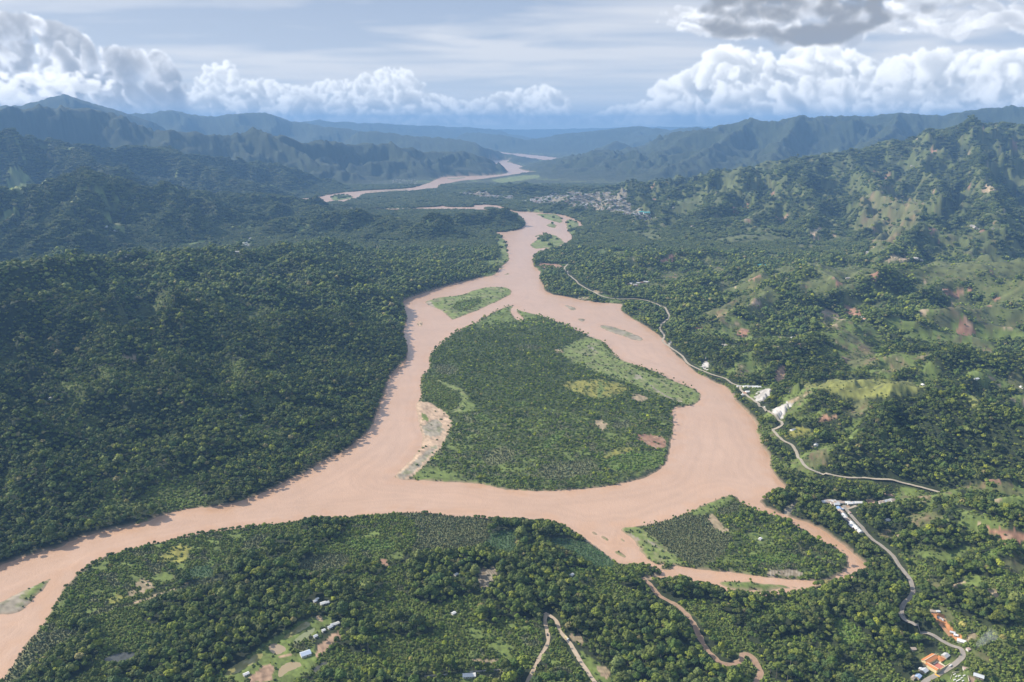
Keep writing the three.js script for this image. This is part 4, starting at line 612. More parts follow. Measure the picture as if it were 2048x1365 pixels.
// The grid: rays from the viewpoint's foot, rings that widen with distance.
const AZ0 = -0.9, AZ1 = 0.9, NA = 1020, rings = [];
for (let r = 560; r < 52000; r *= 1 + (r < 5000 ? 0.0046 : r < 15000 ? 0.0062 : 0.012)) rings.push(r);
const NR = rings.length, gridH = new Float32Array(NA * NR), gridS = new Float32Array(NA * NR);
for (let j = 0; j < NR; j++) for (let i = 0; i < NA; i++) {
  const a = AZ0 + ((AZ1 - AZ0) * i) / (NA - 1), x = rings[j] * Math.sin(a), z = -rings[j] * Math.cos(a), k = j * NA + i;
  gridS[k] = shore(x, z);
  gridH[k] = height(x, z, gridS[k]);
}
function ringOf(r) { let lo = 0, hi = NR - 1; while (hi - lo > 1) { const m = (lo + hi) >> 1; if (rings[m] <= r) lo = m; else hi = m; } return lo + clamp((r - rings[lo]) / (rings[lo + 1] - rings[lo]), 0, 1); }
function look(grid, x, z) {
  const u = clamp(((Math.atan2(x, -z) - AZ0) / (AZ1 - AZ0)) * (NA - 1), 0, NA - 1.001), v = Math.min(ringOf(Math.hypot(x, z)), NR - 1.001), i = u | 0, j = v | 0, k = j * NA + i, f = u - i, g = v - j;
  return lerp(lerp(grid[k], grid[k + 1], f), lerp(grid[k + NA], grid[k + NA + 1], f), g);
}
const groundAt = (x, z) => look(gridH, x, z), shoreAt = (x, z) => look(gridS, x, z);

// ------------------------------------------------------------------ what covers the land
// colour: of the ground (linear); trees: share of the forest's density; size: of its trees; low: share covered by low plants, of that colour
const KINDS = {
  forest: { c: [0.025, 0.036, 0.012], trees: 1, size: 1, low: 0 },
  low: { c: [0.055, 0.078, 0.02], trees: 0.55, size: 0.62, low: 0.55, lc: [0.1, 0.14, 0.028] },
  bush: { c: [0.085, 0.105, 0.028], trees: 0.14, size: 0.6, low: 0.95, lc: [0.145, 0.19, 0.034] },
  bright: { c: [0.1, 0.14, 0.035], trees: 0.02, size: 0.5, low: 0.75, lc: [0.14, 0.21, 0.035] },
  crop: { c: [0.06, 0.1, 0.04], trees: 0.01, size: 0.5, low: 1, lc: [0.08, 0.15, 0.045], tall: 0.6 },
  reed: { c: [0.14, 0.15, 0.065], trees: 0.06, size: 0.5, low: 1, lc: [0.15, 0.17, 0.08], reed: 1 },
  grass: { c: [0.12, 0.16, 0.038], trees: 0.05, size: 0.6, low: 0.16, lc: [0.1, 0.14, 0.04] },
  pasture: { c: [0.145, 0.185, 0.05], trees: 0.015, size: 0.5, low: 0.2, lc: [0.1, 0.13, 0.045], bare: [0.2, 0.2, 0.095] },
  dry: { c: [0.11, 0.118, 0.045], trees: 0.09, size: 0.55, low: 0.16, lc: [0.1, 0.13, 0.04], bare: [0.17, 0.13, 0.07] },
  crest: { c: [0.18, 0.19, 0.05], trees: 0.012, size: 0.5, low: 0.1, lc: [0.13, 0.15, 0.04], bare: [0.11, 0.125, 0.045] },
  yellow: { c: [0.22, 0.21, 0.045], trees: 0.02, size: 0.5, low: 0.4, lc: [0.15, 0.18, 0.04], bare: [0.14, 0.16, 0.045] },
  tan: { c: [0.3, 0.24, 0.15], trees: 0.03, size: 0.5, low: 0.1, lc: [0.12, 0.15, 0.05], bare: [0.4, 0.29, 0.2] },
  soil: { c: [0.27, 0.15, 0.1], trees: 0.02, size: 0.5, low: 0.05, lc: [0.12, 0.14, 0.05], bare: [0.33, 0.22, 0.15] },
  plot: { c: [0.2, 0.16, 0.11], trees: 0, size: 0.5, low: 0.04, lc: [0.12, 0.15, 0.05] },
  sand: { c: [0.44, 0.32, 0.225], trees: 0, size: 0.5, low: 0.01, lc: [0.13, 0.16, 0.06] },
  gravel: { c: [0.28, 0.245, 0.19], trees: 0, size: 0.5, low: 0.06, lc: [0.15, 0.18, 0.07], bare: [0.2, 0.2, 0.11] },
  rock: { c: [0.44, 0.42, 0.4], trees: 0, size: 0.5, low: 0, bare: [0.36, 0.33, 0.3] },
  dirt: { c: [0.33, 0.22, 0.15], trees: 0, size: 0.5, low: 0.04, lc: [0.12, 0.16, 0.05] },
  orange: { c: [0.5, 0.22, 0.09], trees: 0, size: 0.5, low: 0.01, lc: [0.12, 0.16, 0.05] },
  upland: { c: [0.085, 0.102, 0.034], trees: 0.16, size: 0.55, low: 0.2, lc: [0.08, 0.11, 0.034], bare: [0.12, 0.115, 0.045] },
  town: { c: [0.2, 0.18, 0.13], trees: 0.1, size: 0.5, low: 0, bare: [0.34, 0.29, 0.23] },
  white: { c: [0.6, 0.62, 0.64], trees: 0, size: 0.5, low: 0 },
  lot: { c: [0.1, 0.13, 0.05], trees: 0, size: 0.5, low: 0.1, lc: [0.1, 0.15, 0.05] },
};
for (const [k, v] of Object.entries(KINDS)) v.name = k;
const patches = PATCHES.map(([kind, p]) => Object.assign(new Region(p, 1), { kind: KINDS[kind] }));
const ponds = Object.entries(PONDS).map(([name, p]) => Object.assign(new Region(p, 2), { name }));
function kindAt(x, z) {
  const r = Math.hypot(x, z), w = Math.min(0.0035 * r, 30), wx = x + w * n2(x / (5 * 6), z / (5 * 6)) * 0.6 + w * n2b(x / 9, z / 9) * 0.35, wz = z + w * n2b(x / 30, z / 30) + w * n2(x / 9, z / 9) * 0.5;
  for (let i = patches.length - 1; i >= 0; i--) if (patches[i].holds(wx, wz)) { const k = patches[i].kind; if ((k === KINDS.bush || k === KINDS.low) && r < 1900) { const q = fbm(x / 95 + 8, z / 60 - x / 160, 3) + 0.25 * n2(x / 23, z / 23); return q > 0.34 ? KINDS.grass : q > 0.12 ? KINDS.bush : q < -0.3 ? KINDS.reed : k; } return k; }
  const h = groundAt(x, z), right = x > 330 + Math.max(0, -z - 5200) * 0.05 && h > 13;
  const big = fbm(x / 520, z / 520, 3), small = fbm(x / 120 + 9, z / 120, 3), n = big * 0.75 + small * 0.65;
  if (right && r < 9500) {
    if (n > (r < 1350 ? 0.36 : 0.14)) return small > (r > 3000 ? 0.6 : 0.52) ? KINDS.tan : big > 0.42 && small > 0.32 ? KINDS.soil : r > 3000 ? KINDS.upland : n > 0.34 ? KINDS.dry : KINDS.grass;
    if (n > 0.02) return KINDS.bush;
  } else if (r > 1350 && r < 9500 && h > 10 && n > 0.4) return r > 5000 && n > 0.5 ? KINDS.grass : KINDS.bush;
  else if (h <= 13 && n > 0.16 && r > 900) return n > 0.36 && r > 3000 ? KINDS.grass : KINDS.bush;
  return KINDS.forest;
}
// roads, as points every few metres, to keep trees off them and out of their view
const ways = {}, cells = new Map(), CELL = 12, cellKey = (x, z) => Math.floor(x / CELL) * 100003 + Math.floor(z / CELL);
function keep(x, z, reach) { for (let i = -2; i <= 2; i++) for (let j = -2; j <= 2; j++) { const k = cellKey(x + i * CELL, z + j * CELL); if (!cells.has(k)) cells.set(k, []); cells.get(k).push([x, z, reach]); } }
function kept(x, z, add) { const l = cells.get(cellKey(x, z)); if (l) for (const [a, b, r] of l) if ((a - x) ** 2 + (b - z) ** 2 < (r + add) ** 2) return true; return false; }
for (const [name, [width, ...p]] of Object.entries(WAYS)) {
  const curve = new THREE.CatmullRomCurve3(p.map(([x, z]) => new THREE.Vector3(x, 0, z)), false, 'centripetal'), n = Math.ceil(curve.getLength() / 4);
  ways[name] = { width, pts: curve.getSpacedPoints(n) };
  for (const q of ways[name].pts) keep(q.x, q.z, width / 2);
}
for (const [name, list] of Object.entries(SPOTS)) if (!['hotel', 'cemetery', 'smoke', 'wall', 'wall_b', 'left_huts', 'river_boat', 'far_village'].includes(name)) for (const [x, z] of list) if (Math.hypot(x, z) < 6000) keep(x, z, Math.hypot(x, z) > 3000 ? 9 : 5.5);
for (const p of ponds) for (let x = p.x0; x < p.x1; x += 5) for (let z = p.z0; z < p.z1; z += 5) if (p.holds(x, z)) keep(x, z, 2);
for (const [x, z] of SPOTS.hotel) keep(lerp(x, SPOTS.hotel[0][0] + 14, 0.3), lerp(z, SPOTS.hotel[0][1], 0.3), 14);

function structure(name, geometry, material) {
  const m = new THREE.Mesh(geometry, material);
  m.name = name; m.userData.kind = 'structure'; m.castShadow = m.receiveShadow = true;
  scene.add(m);
  return m;
}
for (const p of ponds) {             // basins for the ponds
  let low = 1e9;
  for (const [x, z] of p.pts) low = Math.min(low, groundAt(x, z));
  p.level = low - 0.5;
}
{
  const pos = new Float32Array(NA * NR * 3), col = new Float32Array(NA * NR * 3), idx = new Uint32Array((NA - 1) * (NR - 1) * 6);
  let q = 0;
  for (let j = 0; j < NR; j++) for (let i = 0; i < NA; i++) {
    const a = AZ0 + ((AZ1 - AZ0) * i) / (NA - 1), k = j * NA + i, r = rings[j], x = r * Math.sin(a), z = -r * Math.cos(a);
    let c;
    if (r < 1400 && x < 0) for (const p of ponds) { const d = p.distance(x, z, 12); if (d < 4) gridH[k] = d < 0 ? Math.max(p.level - 0.9, p.level + d * 0.4 + 0.1) : lerp(p.level + 0.35, gridH[k], d / 4); }
    const kind = kindAt(x, z), upland = x > 600 && z < -2700 && (kind === KINDS.grass || kind === KINDS.dry || kind === KINDS.pasture), v = 1 + 0.42 * fbm(x / 60, z / 60, 2) + (r < 2400 ? 0.34 * n2(x / 11, z / 11) : 0.3 * n2(x / 38, z / 38)) + (r < 1200 ? 0.2 * n2b(x / 4, z / 4) : 0.16 * n2b(x / 17, z / 17));
    c = kind.c;
    if (upland) c = [0.1, 0.115, 0.04];                       // olive hill grass
    if (r > 7000 && kind === KINDS.forest) c = [0.03, 0.041, 0.016];   // closed canopy, where no tree is built singly
    if (kind === KINDS.plot && Math.sin((x * 0.94 + z * 0.34) * 1.6) > 0.35) c = [0.3, 0.26, 0.2];
    if (kind.bare) { const b = sstep(0.05, 0.5, fbm(x / (r < 2400 ? 34 : 90) + 4, z / (r < 2400 ? 34 : 90), 3) + 0.2 * (r < 2000 ? n2b(x / 7, z / 7) : n2b(x / 26, z / 26))); c = [0, 1, 2].map((m) => lerp(kind.c[m], kind.bare[m], b)); }
    const s = gridS[k], wet = s < 6 + 5 * n2(x / 40, z / 40) && s < 400 ? sstep(7, 0, s) : 0;
    const mud = [0.36, 0.26, 0.18];
    for (let m = 0; m < 3; m++) col[k * 3 + m] = Math.max(0.008, lerp(c[m] * v, mud[m], wet * 0.75));
    pos[k * 3] = x; pos[k * 3 + 1] = gridH[k] - (r > 50000 ? ((r - 50000) / 1000) ** 2 * 0.078 : 0); pos[k * 3 + 2] = z;
    if (i + 1 < NA && j + 1 < NR) { idx[q++] = k; idx[q++] = k + 1; idx[q++] = k + NA; idx[q++] = k + 1; idx[q++] = k + NA + 1; idx[q++] = k + NA; }
  }
  const g = new THREE.BufferGeometry();
  g.setAttribute('position', new THREE.BufferAttribute(pos, 3)); g.setAttribute('color', new THREE.BufferAttribute(col, 3)); g.setIndex(new THREE.BufferAttribute(idx, 1)); g.computeVertexNormals();
  structure('terrain', g, new THREE.MeshStandardMaterial({ vertexColors: true, roughness: 1 }));
}
// ------------------------------------------------------------------ water
function noiseTexture(size, f, srgb) {
  const d = new Uint8Array(size * size * 4);
  for (let j = 0; j < size; j++) for (let i = 0; i < size; i++) { const v = clamp(f(i / size, j / size), 0, 1) * 255; d.set([v, v, v, 255], (j * size + i) * 4); }
  const t = new THREE.DataTexture(d, size, size); t.wrapS = t.wrapT = THREE.RepeatWrapping; t.magFilter = THREE.LinearFilter; t.needsUpdate = true;
  if (srgb) t.colorSpace = THREE.SRGBColorSpace;
  return t;
}
const tiled = (u, v, k, s) => { const a = u * Math.PI * 2, b = v * Math.PI * 2, R = k / (Math.PI * 2); return n3(R * Math.cos(a) + s, R * Math.sin(a), R * Math.cos(b) * 0.9) * 0.6 + n3(R * Math.cos(b) + 40 + s, R * Math.sin(b), R * Math.sin(a)) * 0.6; };
const ripple = noiseTexture(512, (u, v) => 0.5 + 0.22 * tiled(u, v, 10, 0) + 0.2 * tiled(u, v, 26, 7) + 0.16 * tiled(u, v, 60, 3));
{
  const na = 640, rr = rings.filter((r, j) => r > 600 && r < 30000 && (r < 4000 || j % 2 === 0)), pos = [], col = [], uv = [], idx = [];
  rr.forEach((r, j) => {
    for (let i = 0; i < na; i++) {
      const a = -0.86 + (1.72 * i) / (na - 1), x = r * Math.sin(a), z = -r * Math.cos(a), k = j * na + i;
      pos.push(x, 0, z); uv.push(x / 90, z / 90);
      const s = clamp(-shoreAt(x, z), 0, 200), band = n2(s / 16 + 0.5 * n2b(x / 160, z / 160), x / 700 + z / 700), silt = 0.5 * fbm(x / 240, z / 160, 3) + 0.4 * fbm(x / 60, z / 45, 3) + 0.45 * band, v = 1 + 0.13 * silt, warm = sstep(30, 0, s + 26 * n2(x / 55, z / 55)) * 0.5 + 0.25 * fbm(x / 320 + 3, z / 320, 2);
      col.push(0.5 * v, (0.33 - 0.03 * warm) * v, (0.23 - 0.05 * warm) * v);
      if (i + 1 < na && j + 1 < rr.length) idx.push(k, k + 1, k + na, k + 1, k + na + 1, k + na);
    }
  });
  const g = new THREE.BufferGeometry();
  g.setAttribute('position', new THREE.Float32BufferAttribute(pos, 3)); g.setAttribute('color', new THREE.Float32BufferAttribute(col, 3)); g.setAttribute('uv', new THREE.Float32BufferAttribute(uv, 2)); g.setIndex(idx); g.computeVertexNormals();
  structure('river', g, new THREE.MeshStandardMaterial({ vertexColors: true, roughness: 0.32, bumpMap: ripple, bumpScale: 0.45 }));
  const pondColor = { pondA: [0.34, 0.26, 0.17], pondB: [0.24, 0.23, 0.1], pondC: [0.22, 0.24, 0.12], pondD: [0.27, 0.25, 0.1], pondE: [0.33, 0.26, 0.15], pondF: [0.07, 0.07, 0.05], pondG: [0.33, 0.25, 0.16], pondH: [0.06, 0.065, 0.06] };
  for (const p of ponds) {
    const s = new THREE.Shape(p.pts.map(([x, z]) => new THREE.Vector2(x, -z)));
    structure('pond', new THREE.ShapeGeometry(s).rotateX(-Math.PI / 2).translate(0, p.level, 0), new THREE.MeshStandardMaterial({ color: new THREE.Color().setRGB(...pondColor[p.name]), roughness: 0.18 }));
  }
}
// ------------------------------------------------------------------ roads
function ribbon(name, way, color, lift, rough) {
  const pos = [], col = [], idx = [], n = way.pts.length, side = 4;
  way.pts.forEach((p, i) => {
    const a = way.pts[Math.max(0, i - 1)], b = way.pts[Math.min(n - 1, i + 1)], dx = b.x - a.x, dz = b.z - a.z, l = Math.hypot(dx, dz) || 1, nx = -dz / l, nz = dx / l;
    let y = -1e9; for (const t of [-0.6, -0.3, 0, 0.3, 0.6]) y = Math.max(y, groundAt(p.x + nx * way.width * t, p.z + nz * way.width * t));
    const w = way.width * (1 + rough * n2(i * 0.23, way.width)), shift = rough * 1.5 * n2b(i * 0.17, 5);
    for (let k = 0; k <= side; k++) {
      const t = k / side - 0.5, x = p.x + nx * (w * t + shift), z = p.z + nz * (w * t + shift), v = 1 + 0.14 * n2(x / 9, z / 9) + 0.1 * n2b(x / 2.5, z / 2.5), edge = Math.abs(t) > 0.4 ? 1 : 0;
      pos.push(x, Math.max(y, groundAt(x, z)) + lift, z);
      for (let m = 0; m < 3; m++) col.push((edge ? color[m] * 0.5 + [0.17, 0.14, 0.09][m] : color[m]) * v);
    }
    if (i + 1 < n) for (let k = 0; k < side; k++) { const q = i * (side + 1) + k; idx.push(q, q + side + 1, q + 1, q + 1, q + side + 1, q + side + 2); }
  });
  const g = new THREE.BufferGeometry();
  g.setAttribute('position', new THREE.Float32BufferAttribute(pos, 3)); g.setAttribute('color', new THREE.Float32BufferAttribute(col, 3)); g.setIndex(idx); g.computeVertexNormals();
  return structure(name, g, new THREE.MeshStandardMaterial({ vertexColors: true, roughness: 0.95, side: THREE.DoubleSide }));
}
ribbon('road', ways.road, [0.29, 0.26, 0.23], 0.5, 0.05);
ribbon('valley_road', ways.road_b, [0.4, 0.35, 0.28], 0.6, 0.08);
ribbon('gravel_road', ways.far_road, [0.45, 0.38, 0.3], 3, 0.05);
ribbon('dirt_track', ways.dirt_track, [0.42, 0.33, 0.24], 0.45, 0.25);
ribbon('dirt_track_001', ways.dirt_track_b, [0.45, 0.36, 0.27], 0.4, 0.18);
ribbon('creek_bed', ways.creek, [0.34, 0.22, 0.15], 0.35, 0.35);
ribbon('yard_track', ways.side_track, [0.48, 0.25, 0.13], 0.4, 0.2);
ribbon('village_lane', ways.lane, [0.36, 0.31, 0.25], 0.45, 0.2);

// ------------------------------------------------------------------ trees
function leafFaces(push, rand, cx, cy, cz, rad, count, size, upward) {
  const v = new THREE.Vector3(), n = new THREE.Vector3(), t = new THREE.Vector3(), b = new THREE.Vector3();
  for (let i = 0; i < count; i++) {
    let y = rand() * 2 - 1; if (y < -0.25 && rand() < upward) y = -y;
    const a = rand() * Math.PI * 2, q = Math.sqrt(1 - y * y), k = rad * (0.82 + 0.3 * rand());
    n.set(q * Math.cos(a), y, q * Math.sin(a)); v.copy(n).multiplyScalar(k).add(t.set(cx, cy, cz));
    n.x += (rand() - 0.5) * 0.9; n.y += (rand() - 0.3) * 0.7; n.z += (rand() - 0.5) * 0.9; n.normalize();
    t.set(rand() - 0.5, rand() - 0.5, rand() - 0.5).cross(n).normalize(); b.crossVectors(n, t);
    const s = size * (0.7 + 0.7 * rand()), l = s * (0.8 + 0.6 * rand()), dip = -0.25 * s;
    const P = (u, w, d) => [v.x + t.x * u * s + b.x * w * l + n.x * d, v.y + t.y * u * s + b.y * w * l + n.y * d, v.z + t.z * u * s + b.z * w * l + n.z * d];
    const A = P(-1, -0.6, dip), B = P(0, -1, 0), C = P(1, -0.4, dip), D = P(0.5, 0.9, dip), E = P(-0.6, 0.8, dip * 0.6);
    push(A, B, E); push(B, D, E); push(B, C, D);
  }
}
function lumpFaces(push, rand, cx, cy, cz, rad, detail, rough) {
  const g = new THREE.IcosahedronGeometry(1, detail), p = g.attributes.position, seen = new Map();
  const at = (i) => { const k = [p.getX(i), p.getY(i), p.getZ(i)].map((u) => u.toFixed(3)).join(); if (!seen.has(k)) { const f = rad * (1 - rough / 2 + rough * rand()); seen.set(k, [cx + p.getX(i) * f, cy + p.getY(i) * f * 0.9, cz + p.getZ(i) * f]); } return seen.get(k); };
  for (let i = 0; i < p.count; i += 3) push(at(i), at(i + 1), at(i + 2));
}
function faces(build) {
  const pos = []; build((a, b, c) => pos.push(...a, ...b, ...c));
  const g = new THREE.BufferGeometry(); g.setAttribute('position', new THREE.Float32BufferAttribute(pos, 3)); g.computeVertexNormals();
  return g;
}
// a crown of radius 1 about its own middle: lumps at uneven heights, each set with leaf clumps
function crown(seed, lumps, leaves, size, detail, flat) {
  const rand = randomFrom(seed);
  return faces((push) => {
    for (let i = 0; i < lumps; i++) {
      const a = i * 2.4 + rand() * 0.9, d = i === 0 ? 0.1 : 0.34 + 0.34 * rand(), y = (i === 0 ? 0.42 : 0.34 * (rand() - 0.35)) * flat, r = 0.36 + 0.2 * rand(), x = d * Math.cos(a), z = d * Math.sin(a);
      lumpFaces(push, rand, x, y, z, leaves ? r * 0.82 : r * 1.08, detail, leaves ? 0.3 : 0.5);
      if (leaves) leafFaces(push, rand, x, y, z, r, Math.round(leaves / lumps), size, 0.7);
    }
  });
}
function palmCrown(seed) {
  const rand = randomFrom(seed);
  return faces((push) => {
    for (let i = 0; i < 13; i++) {
      const a = (i / 13) * Math.PI * 2 + rand() * 0.3, up = 0.75 * rand() - 0.05, L = 0.85 + 0.3 * rand(), ca = Math.cos(a), sa = Math.sin(a);
      let last = null;
      for (let k = 0; k <= 4; k++) {
        const t = k / 4, d = L * t, y = up * t * 1.1 - 0.85 * t * t, w = 0.15 * Math.sin(Math.PI * Math.min(1, t * 0.85 + 0.12));
        const l = [ca * d - sa * w, y - w * 0.5, sa * d + ca * w], m = [ca * d, y, sa * d], r = [ca * d + sa * w, y - w * 0.5, sa * d - ca * w];
        if (last) { push(last[0], l, m); push(last[0], m, last[1]); push(last[1], m, r); push(last[1], r, last[2]); }
        last = [l, m, r];
      }
    }
  });
}
function tuft(seed) {
  const rand = randomFrom(seed);
  return faces((push) => { for (let i = 0; i < 16; i++) { const a = rand() * 7, d = rand() * 0.55, x = d * Math.cos(a), z = d * Math.sin(a), h = 0.7 + 0.6 * rand(), b = rand() * 7, w = 0.09 + 0.05 * rand(), lx = (rand() - 0.5) * 0.7, lz = (rand() - 0.5) * 0.7; push([x - w * Math.cos(b), 0, z - w * Math.sin(b)], [x + w * Math.cos(b), 0, z + w * Math.sin(b)], [x + lx * 0.4, h * 0.75, z + lz * 0.4]); push([x + lx * 0.2 - w * 1.6 * Math.cos(b), h * 0.5, z + lz * 0.2 - w * 1.6 * Math.sin(b)], [x + lx * 0.2 + w * 1.6 * Math.cos(b), h * 0.5, z + lz * 0.2 + w * 1.6 * Math.sin(b)], [x + lx, h, z + lz]); } });
}
const crownsNear = [[101, 9, 270, 0.13, 1], [102, 7, 230, 0.14, 0.8], [103, 11, 300, 0.12, 1.1], [104, 8, 240, 0.15, 0.7], [105, 10, 260, 0.12, 1.3]].map(([s, l, n, z, f]) => crown(s, l, n, z, 1, f)).concat([palmCrown(106)]);
const crownsMid = [201, 202, 203, 204].map((s, i) => crown(s, 7 + (i % 2), 84, 0.19, 0, 0.8 + 0.15 * i));
const crownsFar = [301, 302, 303].map((s) => crown(s, 5, 0, 0, 1, 1));
const clumps = [401, 402, 403].map((s) => { const rand = randomFrom(s); return faces((push) => { for (let i = 0; i < 9; i++) { const a = i * 2.4, d = 0.34 * Math.sqrt(i) * (0.85 + 0.3 * rand()); lumpFaces(push, rand, d * Math.cos(a), 0.5 * (rand() - 0.4), d * Math.sin(a), 0.3 + 0.14 * rand(), 1, 0.45); } }); });
const bushes = [501, 502, 503].map((s) => crown(s, 4, 34, 0.3, 0, 0.8)), tufts = [601, 602].map(tuft);
const leafMaterial = (c) => new THREE.MeshStandardMaterial({ color: c ? new THREE.Color().setRGB(...c) : 0xffffff, roughness: 0.85, side: THREE.DoubleSide });
const plain = leafMaterial();

// greens of the canopy; a tree's colour is its own
function green(rand, x, z) {
  const u = rand(), patch = fbm(x / 160 + 2, z / 160, 2), b = 0.62 + 0.85 * rand() + 0.35 * patch;
  const c = u < 0.5 ? [0.046, 0.066, 0.016] : u < 0.7 ? [0.032, 0.054, 0.017] : u < 0.85 ? [0.078, 0.096, 0.02] : u < 0.93 ? [0.088, 0.105, 0.045] : u < 0.985 ? [0.12, 0.135, 0.024] : [0.13, 0.115, 0.08];
  return c.map((v, i) => v * b * [1.6, 1.6, 0.85][i]);
}
const LEFT_BANK = [[-1027, -983], [-592, -1375], [-404, -1590], [-330, -1800], [-360, -2250], [-420, -2700], [-330, -3050], [-120, -3450], [-60, -4000], [-100, -5400]];
function regionOf(x, z) {
  const r = Math.hypot(x, z);
  if (r > 5200) return x < 0 ? 'far_left' : 'far_right';
  for (const w of islands) if (w.name === 'A' && w.holds(x, z)) return 'island'; else if (w.name === 'P' && w.holds(x, z)) return 'peninsula'; else if (w.name.length < 3 && w.holds(x, z)) return 'bars';
  for (let i = 0; i + 1 < LEFT_BANK.length; i++) { const [ax, az] = LEFT_BANK[i], [bx, bz] = LEFT_BANK[i + 1]; if (z <= az && z > bz) return x < ax + ((bx - ax) * (z - az)) / (bz - az) ? 'left' : z > -1350 && x < 330 ? 'south' : 'right'; }
  return z > -983 && x < 330 ? 'south' : r < 1260 && x < 430 ? 'south' : 'right';
}
const planted = new Map();          // region -> shape -> { geometry, m: matrices, c: colours }
const mat4 = new THREE.Matrix4(), quat = new THREE.Quaternion(), UPV = new THREE.Vector3(0, 1, 0);
function plant(region, geometry, x, y, z, sx, sy, turn, c) {
  if (!planted.has(region)) planted.set(region, new Map());
  const shapes = planted.get(region);
  if (!shapes.has(geometry)) shapes.set(geometry, { m: [], c: [] });
  const s = shapes.get(geometry);
  mat4.compose(new THREE.Vector3(x, y, z), quat.setFromAxisAngle(UPV, turn), new THREE.Vector3(sx, sy, sx)).toArray(s.m, s.m.length);
  s.c.push(...c);
}
function heightAllowed(x, z, h, add) { // a tree before a road, a pond or a house is no taller than lets it be seen
  const r = Math.hypot(x, z), slope = 700 / r, far = h / slope;
  for (let d = 0; d <= far; d += 4) if (kept(x * (1 + d / r), z * (1 + d / r), d < 3 ? add : add * 0.4)) return (d - 2) * slope;
  if (r < 1650) for (let d = 5; d <= far; d += 6) if (shoreAt(x * (1 + d / r), z * (1 + d / r)) < -1) return Math.min(h, Math.max(4, d * slope + 2.5));
  if (r < 2300) for (let d = 4; d <= far; d += 5) if (openAt(x * (1 + d / r), z * (1 + d / r))) return Math.max(Math.min(h, 4), (d - 1) * slope);
  return h;
}
const openSet = new Set(), openKey = (x, z) => Math.floor(x / 6) * 65537 + Math.floor(z / 6), openAt = (x, z) => openSet.has(openKey(x, z));
for (const p of patches) if (p.kind.trees < 0.1 && Math.hypot((p.x0 + p.x1) / 2, (p.z0 + p.z1) / 2) < (p.kind === KINDS.rock ? 3000 : 2300)) for (let x = p.x0; x < p.x1; x += 6) for (let z = p.z0; z < p.z1; z += 6) if (p.holds(x, z)) openSet.add(openKey(x, z));
const nearest = [];                  // trees close enough to be things of their own
const BANDS = [[840, 1500, 6.3, 0], [1500, 2700, 6.5, 1], [2700, 4600, 9.2, 2], [4600, 7200, 15, 3], [7200, 9800, 21, 3]];
const HALF = 0.72;
for (const [r0, r1, step, level] of BANDS) {
  const rand = randomFrom(7000 + r0);
  const xm = r1 * Math.sin(HALF);
  for (let z = -r1; z < -r0 * Math.cos(HALF); z += step) for (let x = -xm; x < xm; x += step) {
    const px = x + (rand() - 0.5) * step * 0.9, pz = z + (rand() - 0.5) * step * 0.9, u = rand(), v = rand(), w = rand(), turn = rand() * 6.28;
    const r = Math.hypot(px, pz);
    if (r < r0 || r >= r1 || Math.abs(Math.atan2(px, -pz)) > HALF) continue;
    const s = shoreAt(px, pz);
    if (s < 2) continue;
    const kind = kindAt(px, pz);
    if (s < 5 && kind !== KINDS.forest && kind !== KINDS.low) continue;
    if (s < 60 && kind === KINDS.forest && onIsland(px, pz)) continue;
    if (u > kind.trees * (level < 3 ? 1 : 0.97)) continue;
    if (level < 2 && n2(px / 13, pz / 13) + 0.5 * n2b(px / 37, pz / 37) > 0.82) continue;
    const y = groundAt(px, pz), col = green(rand, px, pz).map((q, i) => q * (kind.size < 0.9 ? [1.5, 1.5, 1.15][i] : 1)), region = regionOf(px, pz);
    let size = kind.size * (1 + 0.45 * fbm(px / 70 + 3, pz / 70, 2)) * (0.66 + 0.7 * v * v + (w > 0.94 ? 0.6 : 0));
    if (level < 3) {
      let rad = (level === 2 ? 5.9 : level === 1 ? 4.4 : 4.7) * size, h = (9 + 12 * w) * Math.sqrt(size) * kind.size ** 0.5;
      if (s < 30 && region === 'south') { h = Math.min(h, 5 + s * 0.2); rad = Math.min(rad, 3.6 + s * 0.06); }
      if (r < 4500) { const a = heightAllowed(px, pz, h, rad * 0.6 + 1); if (a < 2.5) continue; if (a < h) { rad *= Math.max(0.45, a / h); h = a; } }
      const ry = Math.min(h * 0.5, rad * (0.75 + 0.35 * v)), palm = level === 0 && w < 0.03 && kind.size < 1;
      const list = level === 0 ? crownsNear : level === 1 ? crownsMid : crownsFar, shape = palm ? crownsNear[5] : list[(turn * 97 | 0) % (level === 0 ? 5 : list.length)];
      const t = { x: px, y, z: pz, h, rad, ry, turn, shape, col, region, r, palm };
      if (level === 0 && kind.size > 0.6 && rad > 3.8 && r < 1040) nearest.push(t); else plant(region, shape, px, y + h - ry * 0.85, pz, rad, ry, turn, col);
    } else {
      const rad = step * (0.56 + 0.26 * v), h = 12 + 8 * w;
      plant(region, clumps[(turn * 97 | 0) % 3], px, y + h * 0.3, pz, rad, 9 + 7 * w + step * 0.12, turn, col.map((q, i) => lerp(q * (step < 18 ? 0.95 : 0.8), [0.05, 0.068, 0.018][i], 0.5)));
    }
  }
}
